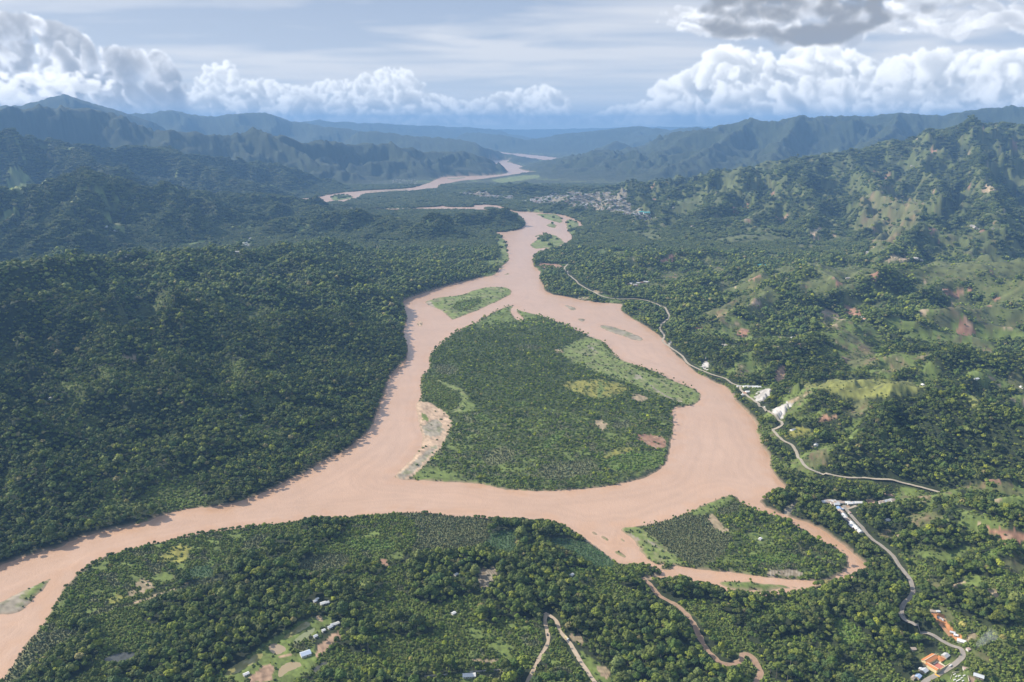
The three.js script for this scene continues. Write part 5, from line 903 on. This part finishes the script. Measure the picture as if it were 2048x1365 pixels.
// low plants of clearings, banks and fields
for (const [r0, r1, step] of [[840, 1500, 3.6], [1500, 2600, 5.6], [2600, 4300, 10]]) {
  const rand = randomFrom(9000 + r0), xm = r1 * Math.sin(HALF);
  for (let z = -r1; z < -r0 * Math.cos(HALF); z += step) for (let x = -xm; x < xm; x += step) {
    const px = x + (rand() - 0.5) * step, pz = z + (rand() - 0.5) * step, u = rand(), v = rand(), turn = rand() * 6.28, r = Math.hypot(px, pz);
    if (r < r0 || r >= r1 || Math.abs(Math.atan2(px, -pz)) > HALF || shoreAt(px, pz) < 1.2) continue;
    const kind = kindAt(px, pz);
    if (u > kind.low || kept(px, pz, 1)) continue;
    const patchy = n2(px / 23, pz / 23);
    if (kind.low < 0.6 && patchy < 0.1 - kind.low * 0.5) continue;
    const reed = kind.reed && (turn < 4.2), b = 0.75 + 0.5 * v + 0.2 * patchy, rad = (reed ? 1.9 : 1.3 + 1.5 * v * v) * (step / 3.6) ** 0.8 * (kind.tall ?? 1), h = (reed ? 3.1 : 1.5 + 1.4 * v) * (kind.tall ?? 1);
    plant(regionOf(px, pz) + '_low', reed ? tufts[(turn * 50 | 0) % 2] : bushes[(turn * 50 | 0) % 3], px, groundAt(px, pz) + (reed ? 0 : h * 0.4), pz, rad, h, turn, kind.lc.map((q, i) => q * b * (1 + (i === 0 ? 0.25 * (rand() - 0.5) : 0))));
  }
}
function plant2(t) { plant(t.region, t.shape, t.x, t.y + t.h - t.ry * 0.85, t.z, t.rad, t.ry, t.turn, t.col); }

// ------------------------------------------------------------------ things: a Group at the thing's base whose children are its parts
const taken = new Map();
function numbered(name) { const n = taken.get(name) ?? 0; taken.set(name, n + 1); return n ? name + '_' + String(n).padStart(3, '0') : name; }
function tag(o, label, category, group) { o.userData.label = label; o.userData.category = category; if (group) o.userData.group = group; return o; }
function thing(name, label, category, x, y, z, turn = 0, group) {
  const o = new THREE.Group(); o.name = numbered(name); o.position.set(x, y, z); o.rotation.y = turn; scene.add(o);
  return tag(o, label, category, group);
}
function part(name, geometry, material, parent, x = 0, y = 0, z = 0, turn = 0) {
  const m = new THREE.Mesh(geometry, material); m.name = name; m.position.set(x, y, z); m.rotation.y = turn; m.castShadow = m.receiveShadow = true; parent.add(m);
  return m;
}
const surface = (r, g, b, rough = 0.85, metal = 0) => new THREE.MeshStandardMaterial({ color: new THREE.Color().setRGB(r, g, b), roughness: rough, metalness: metal, side: THREE.DoubleSide });

// --- the nearest trees, each a thing with trunk and crown
function trunkShape(seed) {
  const rand = randomFrom(seed), list = [new THREE.CylinderGeometry(0.055, 0.11, 0.78, 7, 3).translate(0, 0.39, 0)];
  for (let i = 0; i < 4; i++) {
    const a = i * 1.7 + rand(), l = 0.26 + 0.12 * rand(), g = new THREE.CylinderGeometry(0.014, 0.04, l, 5).translate(0, l / 2, 0).rotateZ(0.75 + 0.3 * rand()).rotateY(a).translate(0, 0.5 + 0.2 * rand(), 0);
    list.push(g);
  }
  return mergeGeometries(list.map((g) => g.toNonIndexed()));
}
const trunks = [71, 72, 73].map(trunkShape), bark = [surface(0.17, 0.14, 0.11), surface(0.26, 0.24, 0.2)];
const crownMaterials = [[0.05, 0.08, 0.016], [0.034, 0.058, 0.018], [0.085, 0.105, 0.022], [0.065, 0.078, 0.018], [0.095, 0.115, 0.052], [0.045, 0.056, 0.016], [0.12, 0.14, 0.025], [0.028, 0.05, 0.016]].map((c) => leafMaterial(c.map((v, i) => v * [1.5, 1.6, 0.9][i])));
const pixel = (x, y, z) => { const v = new THREE.Vector3(x, y, z).project(camera); return [(v.x * 0.5 + 0.5) * 2048, (0.5 - v.y * 0.5) * 1365]; };
camera.updateMatrixWorld(); camera.updateProjectionMatrix();
const PLACES = [[420, 'left of the fish ponds'], [720, 'by the fish ponds'], [1040, 'between fish ponds and dirt track'], [1210, 'by the forked dirt track'], [1530, 'between dirt track and muddy creek'], [1810, 'between muddy creek and paved road'], [9999, 'by the orange-roofed building']];
const TONES = ['mid green', 'dark green', 'yellowish green', 'olive green', 'pale grey-green', 'deep olive', 'bright yellow-green', 'very dark green'];
{
  nearest.sort((a, b) => a.r - a.rad * 14 - (b.r - b.rad * 14));
  let n = 0;
  for (const t of nearest) {
    const [px, py] = pixel(t.x, t.y + t.h, t.z);
    if (n >= 300 || px < 8 || px > 2040 || py > 1360) { plant2(t); continue; }
    n++;
    const place = PLACES.find(([limit]) => px < limit)[1], kind = t.palm ? 'palm_tree' : 'broadleaf_tree', k = Math.floor(t.turn * 1000);
    const tone = TONES[k % 8], big = t.rad > 6.2 ? 'large ' : '';
    const g = thing(kind, big + tone + (t.palm ? ' palm' : ' broadleaf tree') + ' at the bottom edge ' + place, t.palm ? 'palm' : 'tree', t.x, t.y, t.z, t.turn, big + tone + (t.palm ? ' palms ' : ' trees ') + place);
    const tr = part('trunk', trunks[k % 3], bark[k % 2], g); tr.scale.set(t.rad * 0.75, t.h, t.rad * 0.75);
    const cr = part('crown', t.shape, crownMaterials[k % 8], g, 0, t.h - t.ry * 0.85, 0); cr.scale.set(t.rad, t.ry, t.rad);
  }
}
const REGIONS = {
  left: ['hillside_forest', 'dense dark green rainforest covering the hillside left of the river', 'forest'],
  island: ['island_forest', 'dark green woodland on the large island in the river', 'forest'],
  peninsula: ['peninsula_forest', 'green woodland on the low spit inside the side channel', 'forest'],
  south: ['riverside_forest', 'green forest on the flat near bank along the bottom of the photo', 'forest'],
  right: ['hill_woodland', 'patchy woodland between clearings on the hills right of the river', 'forest'],
  bars: ['islet_trees', 'scattered trees on the small river islets', 'trees'],
  far_left: ['mountain_forest', 'bluish forest covering the far mountains on the left', 'forest'],
  far_right: ['valley_forest', 'bluish forest of the far valley and mountains on the right', 'forest'],
  left_low: ['hillside_shrubs', 'low shrubs in clearings of the left hillside forest', 'shrubs'],
  island_low: ['island_shrubs', 'low shrubs and reeds in the clearings of the large island', 'shrubs'],
  peninsula_low: ['peninsula_reeds', 'pale reeds and shrubs on the spit inside the side channel', 'reeds'],
  south_low: ['riverside_reeds', 'reeds and shrubs on the near river bank', 'reeds'],
  right_low: ['hill_shrubs', 'low shrubs on the grassy hills right of the river', 'shrubs'],
  bars_low: ['islet_shrubs', 'low shrubs on the small river islets', 'shrubs'],
};
let copies = 0;
for (const [region, shapes] of planted) {
  const [name, label, category] = REGIONS[region], g = new THREE.Group();
  g.name = name; g.userData = { label, category, kind: 'stuff' };
  for (const [geometry, s] of shapes) {
    const n = s.m.length / 16, o = new THREE.InstancedMesh(geometry, plain, n);
    o.instanceMatrix.array.set(s.m); o.instanceColor = new THREE.InstancedBufferAttribute(new Float32Array(s.c), 3);
    o.name = 'foliage'; o.userData.kind = 'stuff'; o.castShadow = o.receiveShadow = true; copies += n;
    g.add(o);
  }
  scene.add(g);
}
console.log('copies', copies, 'near candidates', nearest.length);
// --- houses
const roofs = [surface(0.62, 0.64, 0.66, 0.45, 0.2), surface(0.5, 0.5, 0.5, 0.6), surface(0.42, 0.34, 0.28, 0.75), surface(0.7, 0.7, 0.69, 0.5), surface(0.45, 0.22, 0.14, 0.8), surface(0.2, 0.32, 0.55, 0.5)];
const walls = [surface(0.62, 0.57, 0.48), surface(0.45, 0.38, 0.3), surface(0.68, 0.66, 0.62), surface(0.5, 0.3, 0.2), surface(0.4, 0.5, 0.58)];
const doorM = surface(0.16, 0.1, 0.07), paneM = surface(0.05, 0.06, 0.07, 0.2);
function prism(w, d, y0, y1) {                                   // the wall block with its gables
  const s = new THREE.Shape([[-d / 2, 0], [d / 2, 0], [d / 2, y0], [0, y1], [-d / 2, y0]].map(([a, b]) => new THREE.Vector2(a, b)));
  return new THREE.ExtrudeGeometry(s, { depth: w, bevelEnabled: false }).translate(0, 0, -w / 2).rotateY(Math.PI / 2);
}
function roofShape(w, d, y0, y1) {                               // two sloping sheets with overhang and thickness
  const o = 0.5, k = (y1 - y0) / (d / 2), t = 0.14, e = d / 2 + o, s = new THREE.Shape([[-e, y0 - k * o], [0, y1], [e, y0 - k * o], [e, y0 - k * o + t], [0, y1 + t], [-e, y0 - k * o + t]].map(([a, b]) => new THREE.Vector2(a, b)));
  return new THREE.ExtrudeGeometry(s, { depth: w + 2 * o, bevelEnabled: false }).translate(0, 0.02, -w / 2 - o).rotateY(Math.PI / 2);
}
const shapes = new Map(), shaped = (key, make) => { if (!shapes.has(key)) shapes.set(key, make()); return shapes.get(key); };
const pane = new THREE.BoxGeometry(1.1, 1, 0.1), doorG = new THREE.BoxGeometry(1.1, 2.1, 0.1);
function house(name, label, category, x, z, turn, w, d, h, roof, wall, group) {
  let low = 1e9; for (const [a, b] of [[-1, -1], [1, -1], [1, 1], [-1, 1]]) low = Math.min(low, groundAt(x + a * w * 0.4, z + b * d * 0.4));
  const g = thing(name, label, category, x, low, z, turn, group), top = h + d * 0.22;
  part('wall', shaped(['w', w, d, h].join(), () => prism(w, d, h, top)), wall, g);
  part('roof', shaped(['r', w, d, h].join(), () => roofShape(w, d, h, top)), roof, g);
  part('door', doorG, doorM, g, w * 0.12, 1.05, d / 2 + 0.03);
  part('window', pane, paneM, g, -w * 0.26, 1.7, d / 2 + 0.03); part('window', pane, paneM, g, w * 0.36, 1.7, d / 2 + 0.03);
  return g;
}
const pick = (a, r) => a[Math.floor(r * a.length) % a.length];
{
  const rand = randomFrom(31);
  const [bx, bz] = SPOTS.barn[0]; house('barn', 'large barn with a shiny white and blue metal roof beside the round fish pond', 'barn', bx, bz, 0.55, 13, 9.5, 3.4, surface(0.66, 0.74, 0.85, 0.35, 0.3), walls[2]);
  const farm = ['small white-roofed farmhouse left of the upper pair above the fish ponds', 'tiny white shed behind the upper farmhouses above the fish ponds', 'white-roofed farmhouse in the upper pair above the fish ponds, left one', 'white-roofed farmhouse in the upper pair above the fish ponds, right one', 'white farmhouse at the left end of the row right of the long ponds', 'white farmhouse in the middle of the row right of the long ponds', 'grey farmhouse at the right end of the row right of the long ponds', 'small pale hut just above the palms right of the long ponds', 'small pale hut standing among trees between the long ponds and the barn', 'small white shed at the lower left end of the ponds'];
  SPOTS.farm_white.forEach(([x, z], i) => house(i === 1 || i === 9 ? 'shed' : 'farmhouse', farm[i], i === 1 || i === 9 ? 'shed' : 'house', x, z, 0.4 + rand() * 0.4, [5, 4, 8, 7, 6, 7, 7, 4.5, 5, 7][i], [4.5, 3.5, 6, 5, 5, 5, 5, 4, 4.5, 4.5][i], 2.8, pick([roofs[3], roofs[0]], rand()), walls[2]));
  SPOTS.gate_huts.forEach(([x, z], i) => house('hut', i ? 'right one of two white-roofed huts by the long wall at the bottom edge' : 'left one of two white-roofed huts by the long wall at the bottom edge', 'hut', x, z, 0.1, 8, 7, 3, roofs[3], walls[2]));
  const small = ['tiny pale hut in the forest left of the brown planted plot', 'tiny white hut in the forest below the sandy inlet', 'tiny white hut in the forest below the brown planted plot', 'tiny white hut in the middle of the wooded spit'];
  SPOTS.small_huts.forEach(([x, z], i) => house('hut', small[i], 'hut', x, z, rand(), 6, 4.5, 2.6, roofs[3], walls[2]));
  const west = Math.atan2(-(SPOTS.row_west[8][1] - SPOTS.row_west[1][1]), SPOTS.row_west[8][0] - SPOTS.row_west[1][0]);
  SPOTS.row_west.forEach(([x, z], i) => i ? house('roadside_house', 'white-roofed house in the row along the left side of the paved road', 'house', x, z, west + (rand() - 0.5) * 0.15, 11 + 3 * (i % 2), 8, 3.2, pick(roofs.slice(0, 4), rand()), pick(walls, rand()), 'houses along the left side of the paved road')
    : house('roadside_house', 'house with a blue roof at the top of the roadside row', 'house', x, z, west, 12, 8, 3.4, roofs[5], walls[4]));
  SPOTS.row_north.forEach(([x, z], i) => house('junction_house', 'pale-roofed house in the row behind the road junction', 'house', x, z, (rand() - 0.5) * 0.12, 10 + 4 * (i % 2), 8, 3.4, pick([roofs[0], roofs[1], roofs[3], roofs[3], roofs[2]], rand()), pick(walls, rand()), 'houses behind the road junction'));
  SPOTS.row_east.forEach(([x, z], i) => house('hillside_house', 'pale-roofed house in the short row right of the junction village', 'house', x, z, 0.5 + (rand() - 0.5) * 0.2, 10, 7, 3, pick(roofs.slice(0, 5), rand()), pick(walls, rand()), 'houses right of the junction village'));
  const lone = ['lone white-roofed house on yellow ground right of the village road', 'small white kiosk beside the road junction', 'small round-looking pink shelter right of the road junction'];
  SPOTS.lone.forEach(([x, z], i) => house(['lone_house', 'kiosk', 'shelter'][i], lone[i], ['house', 'kiosk', 'shelter'][i], x, z, 0.4, [9, 5, 4][i], [7, 4, 4][i], 2.8, [roofs[3], roofs[3], surface(0.6, 0.4, 0.34)][i], walls[2]));
  const sheds = ['grey metal-roofed house between the walled building and the road bend', 'pale metal-roofed shed at the left corner of the walled building', 'blue-white roofed shed below the walled building in the corner', 'small brown hut left of the blue-white shed', 'small white hut behind the pale shed by the walled building'];
  SPOTS.hotel_sheds.forEach(([x, z], i) => house('shed', sheds[i], 'shed', x, z, 0.6 + 0.2 * rand(), [9, 9, 8, 7, 4][i], [7, 7, 6, 4, 4][i], 3, [roofs[1], roofs[0], surface(0.5, 0.62, 0.85, 0.4, 0.2), roofs[2], roofs[3]][i], walls[1]));
  const hill = ['long grey-roofed shed at the top of the orange earth yard', 'small white shed beside the long shed on the orange yard', 'white-roofed house at the lower end of the orange yard', 'small white hut along the lower orange track', 'small flat white hut beside the lower orange track', 'tiny pink hut below the smoke plume', 'small brown-roofed hut in the trees left of the walled building', 'white-roofed house right of the fenced graveyard', 'small pink-roofed hut above the fenced graveyard'];
  SPOTS.hill_huts.forEach(([x, z], i) => house('yard_house', hill[i], i === 0 ? 'shed' : 'house', x, z, [-0.3, 0, -0.6, -0.5, -0.5, 0.3, 0, -0.6, -0.5][i], [11, 5, 10, 5, 6, 4, 6, 11, 6][i], [5, 4, 7, 4, 3.5, 4, 5, 7, 5][i], 2.8, [roofs[2], roofs[3], roofs[3], roofs[3], roofs[0], surface(0.55, 0.4, 0.36), roofs[2], roofs[0], surface(0.5, 0.36, 0.32)][i], walls[i % 3]));
  SPOTS.cliff_row.forEach(([x, z], i) => house('cliff_house', i < 5 ? 'small white house in the row under the dark cliff by the river road' : 'small grey house at the bend of the river road below the dark cliff', 'house', x, z, 0.2 * rand(), 16, 10, 3.5, pick(roofs.slice(0, 5), rand()), walls[2], i < 5 ? 'houses under the dark cliff' : 'houses at the river road bend'));
  const mid = ['white house on the yellow slope just above the river road bend', 'white house with bare orange earth beside it above the road curve', 'white house in a clearing on the wooded hills at upper right', 'pale house on the wooded hill above the rock scars', 'pale house behind the grassy ridge', 'white hut between the two grey rock scars', 'white hut far right behind the grassy ridge', 'white hut at the right edge in the wooded valley', 'brown-roofed hut beside the clearing house at upper right'];
  SPOTS.mid_huts.forEach(([x, z], i) => house('hill_house', mid[i], 'house', x, z, rand() * 2, 12, 8, 3.2, i === 8 ? roofs[4] : roofs[3], walls[2]));
}
// far houses: walls and roof in one mesh, too small to show their parts
function farHouse(w, d, h, wallC, roofC) {
  const a = prism(w, d, h, h + d * 0.2), b = roofShape(w, d, h, h + d * 0.2), paint = (g, c) => { const n = g.attributes.position.count, v = new Float32Array(n * 3); for (let i = 0; i < n; i++) v.set(c.map((q) => q * 0.68), i * 3); g.setAttribute('color', new THREE.BufferAttribute(v, 3)); g.deleteAttribute('uv'); return g; };
  return mergeGeometries([paint(a, wallC), paint(b, roofC)]);
}
const farShapes = [[14, 10, 4, [0.6, 0.55, 0.48], [0.66, 0.67, 0.68]], [12, 9, 4, [0.55, 0.5, 0.45], [0.5, 0.48, 0.46]], [16, 10, 6, [0.66, 0.62, 0.56], [0.6, 0.58, 0.55]], [13, 9, 4, [0.55, 0.45, 0.35], [0.42, 0.24, 0.17]], [18, 12, 7, [0.7, 0.68, 0.64], [0.72, 0.73, 0.74]], [15, 10, 4, [0.5, 0.55, 0.55], [0.12, 0.5, 0.48]]].map((a) => farHouse(...a));
const farPaint = new THREE.MeshStandardMaterial({ vertexColors: true, roughness: 0.8, side: THREE.DoubleSide });
function farThing(name, label, group, x, z, turn, shape, k = 1, sink = 0.5) {
  const m = new THREE.Mesh(farShapes[shape], farPaint); m.name = numbered(name); m.position.set(x, groundAt(x, z) - sink, z); m.rotation.y = turn; m.scale.setScalar(k); m.castShadow = m.receiveShadow = true; scene.add(m);
  return tag(m, label, 'house', group);
}
{
  const rand = randomFrom(77);
  SPOTS.hamlet.forEach(([x, z]) => farThing('hamlet_house', 'small white house of the hamlet in the woods behind the river road', 'hamlet behind the river road', x, z, rand() * 3, rand() < 0.3 ? 3 : 0, 1.1));
  SPOTS.left_village.forEach(([x, z]) => farThing('village_house', 'small white house of the hilltop village in the left forest', 'village in the left forest', x, z, rand() * 3, Math.floor(rand() * 3), 1.2));
  const lh = ['bright white hut on the far left hillside clearing', 'lone white hut in the dark forest at far left', 'white hut low in the left forest slope', 'white hut high in the left forest', 'pale hut in the forest above the dark ravine', 'tiny hut on the spur above the river bend', 'tiny blue-grey hut on the forest spur', 'second pale hut above the far left clearing', 'pale building where the side valley opens at left', 'white hut in the forest near the river bend'];
  SPOTS.left_huts.forEach(([x, z], i) => farThing('forest_hut', lh[i], undefined, x, z, rand() * 3, 4, Math.hypot(x, z) > 4000 ? 1 : 0.5, -8));
  SPOTS.teal.forEach(([x, z]) => farThing('teal_shed', 'turquoise-roofed shed on the low hills right of the river', 'turquoise sheds on the right hills', x, z, 0.1, 5, 1.3));
  SPOTS.teal_b.forEach(([x, z]) => farThing('teal_hall', 'long turquoise-roofed hall at the right end of the town', 'turquoise halls at the town edge', x, z, 0.1, 5, 3));
  SPOTS.hill_specks.forEach(([x, z]) => farThing('slope_house', 'tiny pale house scattered on the far green slopes at right', 'houses on the far right slopes', x, z, rand() * 3, Math.floor(rand() * 4), 1.4));
  // the town: the largest as things, the rest as one mass
  const spots = [];
  for (const p of patches) if (p.kind === KINDS.town) {
    const a = 0.35, ca = Math.cos(a), sa = Math.sin(a), cx = (p.x0 + p.x1) / 2, cz = (p.z0 + p.z1) / 2, R = Math.max(p.x1 - p.x0, p.z1 - p.z0);
    for (let u = -R; u < R; u += 14) for (let v = -R; v < R; v += 17) {
      const x = cx + u * ca - v * sa + (rand() - 0.5) * 7, z = cz + u * sa + v * ca + (rand() - 0.5) * 7;
      if (Math.round((u + R) / 14) % 8 === 0 || Math.round((v + R) / 17) % 7 === 0 || !p.holds(x, z) || shoreAt(x, z) < 20) continue;
      const dense = fbm(x / 190, z / 190, 2);
      if (rand() < 0.85 + dense * 0.8) spots.push([x, z, -a + (rand() < 0.5 ? 0 : Math.PI / 2), rand() < 0.86 ? Math.floor(rand() * 5) : 3, 0.65 + 0.4 * rand()]);
    }
  }
  spots.sort((p, q) => Math.hypot(p[0], p[1]) - Math.hypot(q[0], q[1]));
  const single = Math.min(spots.length, 180);
  for (const [x, z, a, s, k] of spots.slice(0, single)) {
    const where = z > -6600 && x > 560 ? 'at the near right corner of the distant town' : x < 150 ? 'on the left of the distant town' : x < 420 ? 'near the middle of the distant town' : x < 700 ? 'right of the middle of the distant town' : 'at the right end of the distant town', look = ['white-roofed', 'grey-roofed', 'beige-roofed', 'rust-roofed', 'bright white', 'turquoise-roofed'][s];
    farThing('town_house', 'tiny ' + look + ' house ' + where, look + ' houses ' + where, x, z, a, s, k);
  }
  const rest = spots.slice(single), g = new THREE.Group();
  g.name = 'town_blocks'; g.userData = { label: 'dense mass of tiny pale houses of the distant valley town', category: 'town', kind: 'stuff' };
  farShapes.forEach((shape, s) => {
    const l = rest.filter((q) => q[3] === s); if (!l.length) return;
    const o = new THREE.InstancedMesh(shape, farPaint, l.length); o.name = 'houses'; o.userData.kind = 'stuff';
    l.forEach(([x, z, a, , k], i) => o.setMatrixAt(i, mat4.compose(new THREE.Vector3(x, groundAt(x, z) - 0.5, z), quat.setFromAxisAngle(UPV, a), new THREE.Vector3(k, k, k))));
    g.add(o);
  });
  scene.add(g);
  const fv = new THREE.InstancedMesh(farShapes[1], farPaint, SPOTS.far_village.length);
  fv.name = 'riverside_village'; fv.userData = { label: 'faint pale village on the far left bank of the upper river', category: 'village', kind: 'stuff' };
  SPOTS.far_village.forEach(([x, z], i) => fv.setMatrixAt(i, mat4.compose(new THREE.Vector3(x, groundAt(x, z) + 4, z), quat.setFromAxisAngle(UPV, rand() * 3), new THREE.Vector3(0.9, 0.9, 0.9))));
  scene.add(fv);
  console.log('town', spots.length);
}
// --- the walled building with orange tiled roofs
{
  const cream = surface(0.72, 0.6, 0.36), tile = surface(0.56, 0.22, 0.08, 0.8), court = surface(0.48, 0.17, 0.13), pale = surface(0.7, 0.6, 0.48), cx = 559.5, cz = -899.5, y = groundAt(cx, cz) + 0.2;
  const g = thing('walled_building', 'cream walled building with orange tiled roofs round a red court by the road', 'building', cx, y, cz, Math.atan2(20, 32));
  const wallPart = (x0, z0, x1, z1) => { const l = Math.hypot(x1 - x0, z1 - z0); part('perimeter_wall', new THREE.BoxGeometry(l, 3.4, 0.6), cream, g, (x0 + x1) / 2, 0.9, (z0 + z1) / 2, -Math.atan2(z1 - z0, x1 - x0)); };
  const outline = [[-18, 10], [18, 10], [18, -9], [4, -14], [-12, -14], [-18, -8]];
  outline.forEach(([x, z], i) => { const [a, b] = outline[(i + 1) % outline.length]; wallPart(x, z, a, b); });
  const wing = (x, z, w, d, h, turn) => { const top = h + d * 0.2; part('wing_wall', prism(w, d, h, top), cream, g, x, 0, z, turn); const r = part('tiled_roof', roofShape(w, d, h, top), tile, g, x, 0, z, turn); part('ridge', new THREE.BoxGeometry(w + 1.1, 0.3, 0.7), pale, r, 0, top + 0.2, 0); };
  wing(-3, -8.5, 24, 9, 4.2, 0); wing(-14.2, 2, 15, 6, 3.4, Math.PI / 2);
  part('pavilion', new THREE.BoxGeometry(8, 3.2, 7), cream, g, 10, 1.6, -2); part('pavilion_roof', new THREE.ConeGeometry(6.9, 2.4, 4, 1).rotateY(Math.PI / 4), tile, g, 10, 4.4, -2);
  part('court', new THREE.BoxGeometry(11, 0.3, 9), court, g, -3.5, 0.4, 4); part('terrace', new THREE.BoxGeometry(3, 0.9, 12), pale, g, 4.5, 0.45, 2.5); part('terrace', new THREE.BoxGeometry(14, 0.5, 2), pale, g, 2, 0.3, -2);
}
// --- walls by the huts, graveyard, vehicles, smoke
function wallThing(label, pts, h) {
  const [x0, z0] = pts[0], y0 = groundAt(x0, z0), g = thing('long_wall', label, 'wall', x0, y0, z0), m = surface(0.6, 0.56, 0.5);
  for (let i = 0; i + 1 < pts.length; i++) {
    const [ax, az] = pts[i], [bx, bz] = pts[i + 1], l = Math.hypot(bx - ax, bz - az), n = Math.ceil(l / 4);
    for (let k = 0; k < n; k++) { const t = (k + 0.5) / n, x = lerp(ax, bx, t), z = lerp(az, bz, t); part('wall_panel', new THREE.BoxGeometry(l / n - 0.05, h + 0.6, 0.35), m, g, x - x0, groundAt(x, z) - y0 + h / 2 - 0.3, z - z0, -Math.atan2(bz - az, bx - ax)); }
  }
}
wallThing('low pale wall running left of the two white-roofed huts', SPOTS.wall, 2.4);
wallThing('pale wall bending round the yard right of the two white-roofed huts', SPOTS.wall_b, 2.4);
{
  const m = surface(0.72, 0.71, 0.68), rail = surface(0.55, 0.5, 0.44), p = SPOTS.cemetery, [fx, fz] = p[0], fy = groundAt(fx, fz), g = thing('graveyard_wall', 'low pale wall round the small graveyard in the lower right corner', 'wall', fx, fy, fz);
  for (let i = 0; i + 1 < p.length; i++) { const [ax, az] = p[i], [bx, bz] = p[i + 1], l = Math.hypot(bx - ax, bz - az), x = (ax + bx) / 2, z = (az + bz) / 2; part('wall_panel', new THREE.BoxGeometry(l, 1.6, 0.4), rail, g, x - fx, groundAt(x, z) - fy + 0.5, z - fz, -Math.atan2(bz - az, bx - ax)); }
  SPOTS.graves.forEach(([x, z], i) => { const t = thing('grave', 'small whitewashed tomb inside the walled graveyard', 'tomb', x, groundAt(x, z), z, 0.5, 'tombs in the graveyard'); part('slab', new THREE.BoxGeometry(i % 2 ? 3.2 : 4.2, 0.7, 1.1), m, t, 0, 0.35, 0); part('headstone', new THREE.BoxGeometry(0.3, 1.5, 1), m, t, -1.5, 0.75, 0); });
}
const tyre = surface(0.03, 0.03, 0.03, 0.9), glassM = surface(0.04, 0.05, 0.06, 0.15), wheelG = new THREE.CylinderGeometry(0.45, 0.45, 0.35, 12).rotateX(Math.PI / 2);
function vehicle(name, label, category, x, z, turn, long, paint, truck, lift = 0) {
  const g = thing(name, label, category, x, groundAt(x, z) + lift, z, turn), side = (pts, w) => { const s = new THREE.Shape(pts.map(([a, b]) => new THREE.Vector2(a, b))); return new THREE.ExtrudeGeometry(s, { depth: w - 0.2, bevelSize: 0.1, bevelThickness: 0.1, bevelSegments: 1 }).translate(0, 0, -w / 2 + 0.1); };
  const L = long / 2;
  if (truck) { part('cargo_bed', side([[-L, 0.8], [L - 2.3, 0.8], [L - 2.3, 3], [-L, 3]], 2.4), paint, g); part('cab', side([[L - 2.1, 0.5], [L, 0.5], [L, 1.5], [L - 0.5, 2.6], [L - 2.1, 2.6]], 2.3), surface(0.75, 0.75, 0.75, 0.4), g); part('windscreen', new THREE.BoxGeometry(0.1, 0.9, 1.9).rotateZ(0.42), glassM, g, L - 0.18, 2.05, 0); }
  else { part('body', side([[-L, 0.4], [L, 0.4], [L, 0.95], [L * 0.45, 1.05], [L * 0.2, 1.5], [-L * 0.6, 1.5], [-L, 1]], 1.7), paint, g); part('windscreen', new THREE.BoxGeometry(0.08, 0.55, 1.4).rotateZ(0.55), glassM, g, L * 0.35, 1.3, 0); part('rear_window', new THREE.BoxGeometry(0.08, 0.5, 1.4).rotateZ(-0.6), glassM, g, -L * 0.82, 1.27, 0); }
  for (const sx of [-0.62, 0.62]) for (const sz of [-1, 1]) part('wheel', wheelG, tyre, g, L * sx, 0.45, sz * (truck ? 1.05 : 0.78));
}
vehicle('truck', 'grey and white truck parked on the orange earth yard', 'truck', ...SPOTS.truck[0], -0.9, 9, surface(0.5, 0.44, 0.42), true);
vehicle('car', 'small white and dark car on the road beside the walled building', 'car', ...SPOTS.car[0], 0.56, 4.4, surface(0.75, 0.76, 0.78, 0.35), false, 0.6);
vehicle('pickup', 'dark vehicle driving on the left arm of the forked dirt track', 'car', ...SPOTS.vehicles[0], 1.5, 5, surface(0.06, 0.06, 0.07, 0.4), false, 0.5);
vehicle('tipper', 'pale yellow truck on the right arm of the forked dirt track', 'truck', ...SPOTS.vehicles[1], -1, 8, surface(0.6, 0.5, 0.28), true, 0.5);
{
  const [x, z] = SPOTS.bridge_mark[0], m = new THREE.Mesh(new THREE.BoxGeometry(2.2, 0.25, 6.6), surface(0.75, 0.45, 0.06));
  m.name = 'speed_bump'; m.position.set(x, groundAt(x, z) + 0.62, z); m.rotation.y = Math.atan2(20, 32); scene.add(m); tag(m, 'yellow painted speed bump across the road below the walled building', 'speed bump');
}
{
  const [x, z] = SPOTS.smoke[0], rand = randomFrom(3), list = [];
  for (let i = 0; i < 16; i++) { const t = i / 15, g = new THREE.IcosahedronGeometry(1.2 + 5.2 * t, 2), p = g.attributes.position; for (let k = 0; k < p.count; k++) { const f = 1 + 0.45 * n3(p.getX(k) * 0.5 + i, p.getY(k) * 0.5, p.getZ(k) * 0.5); p.setXYZ(k, p.getX(k) * f, p.getY(k) * f, p.getZ(k) * f); } list.push(g.translate(17 * t * t + 2 * t + (rand() - 0.5) * 5 * t, 2 + 22 * t, (rand() - 0.5) * 6 * t)); }
  const m = new THREE.Mesh(mergeGeometries(list), new THREE.MeshPhysicalMaterial({ color: new THREE.Color().setRGB(0.9, 0.93, 0.97), roughness: 1, transmission: 0.5, specularIntensity: 0, transparent: true, opacity: 0.035, side: THREE.DoubleSide, depthWrite: false }));
  m.name = 'smoke'; m.position.set(x, groundAt(x, z), z); scene.add(m); tag(m, 'thin bluish smoke plume rising from the trees right of the road bend', 'smoke');
}
renderer.render(scene, camera);
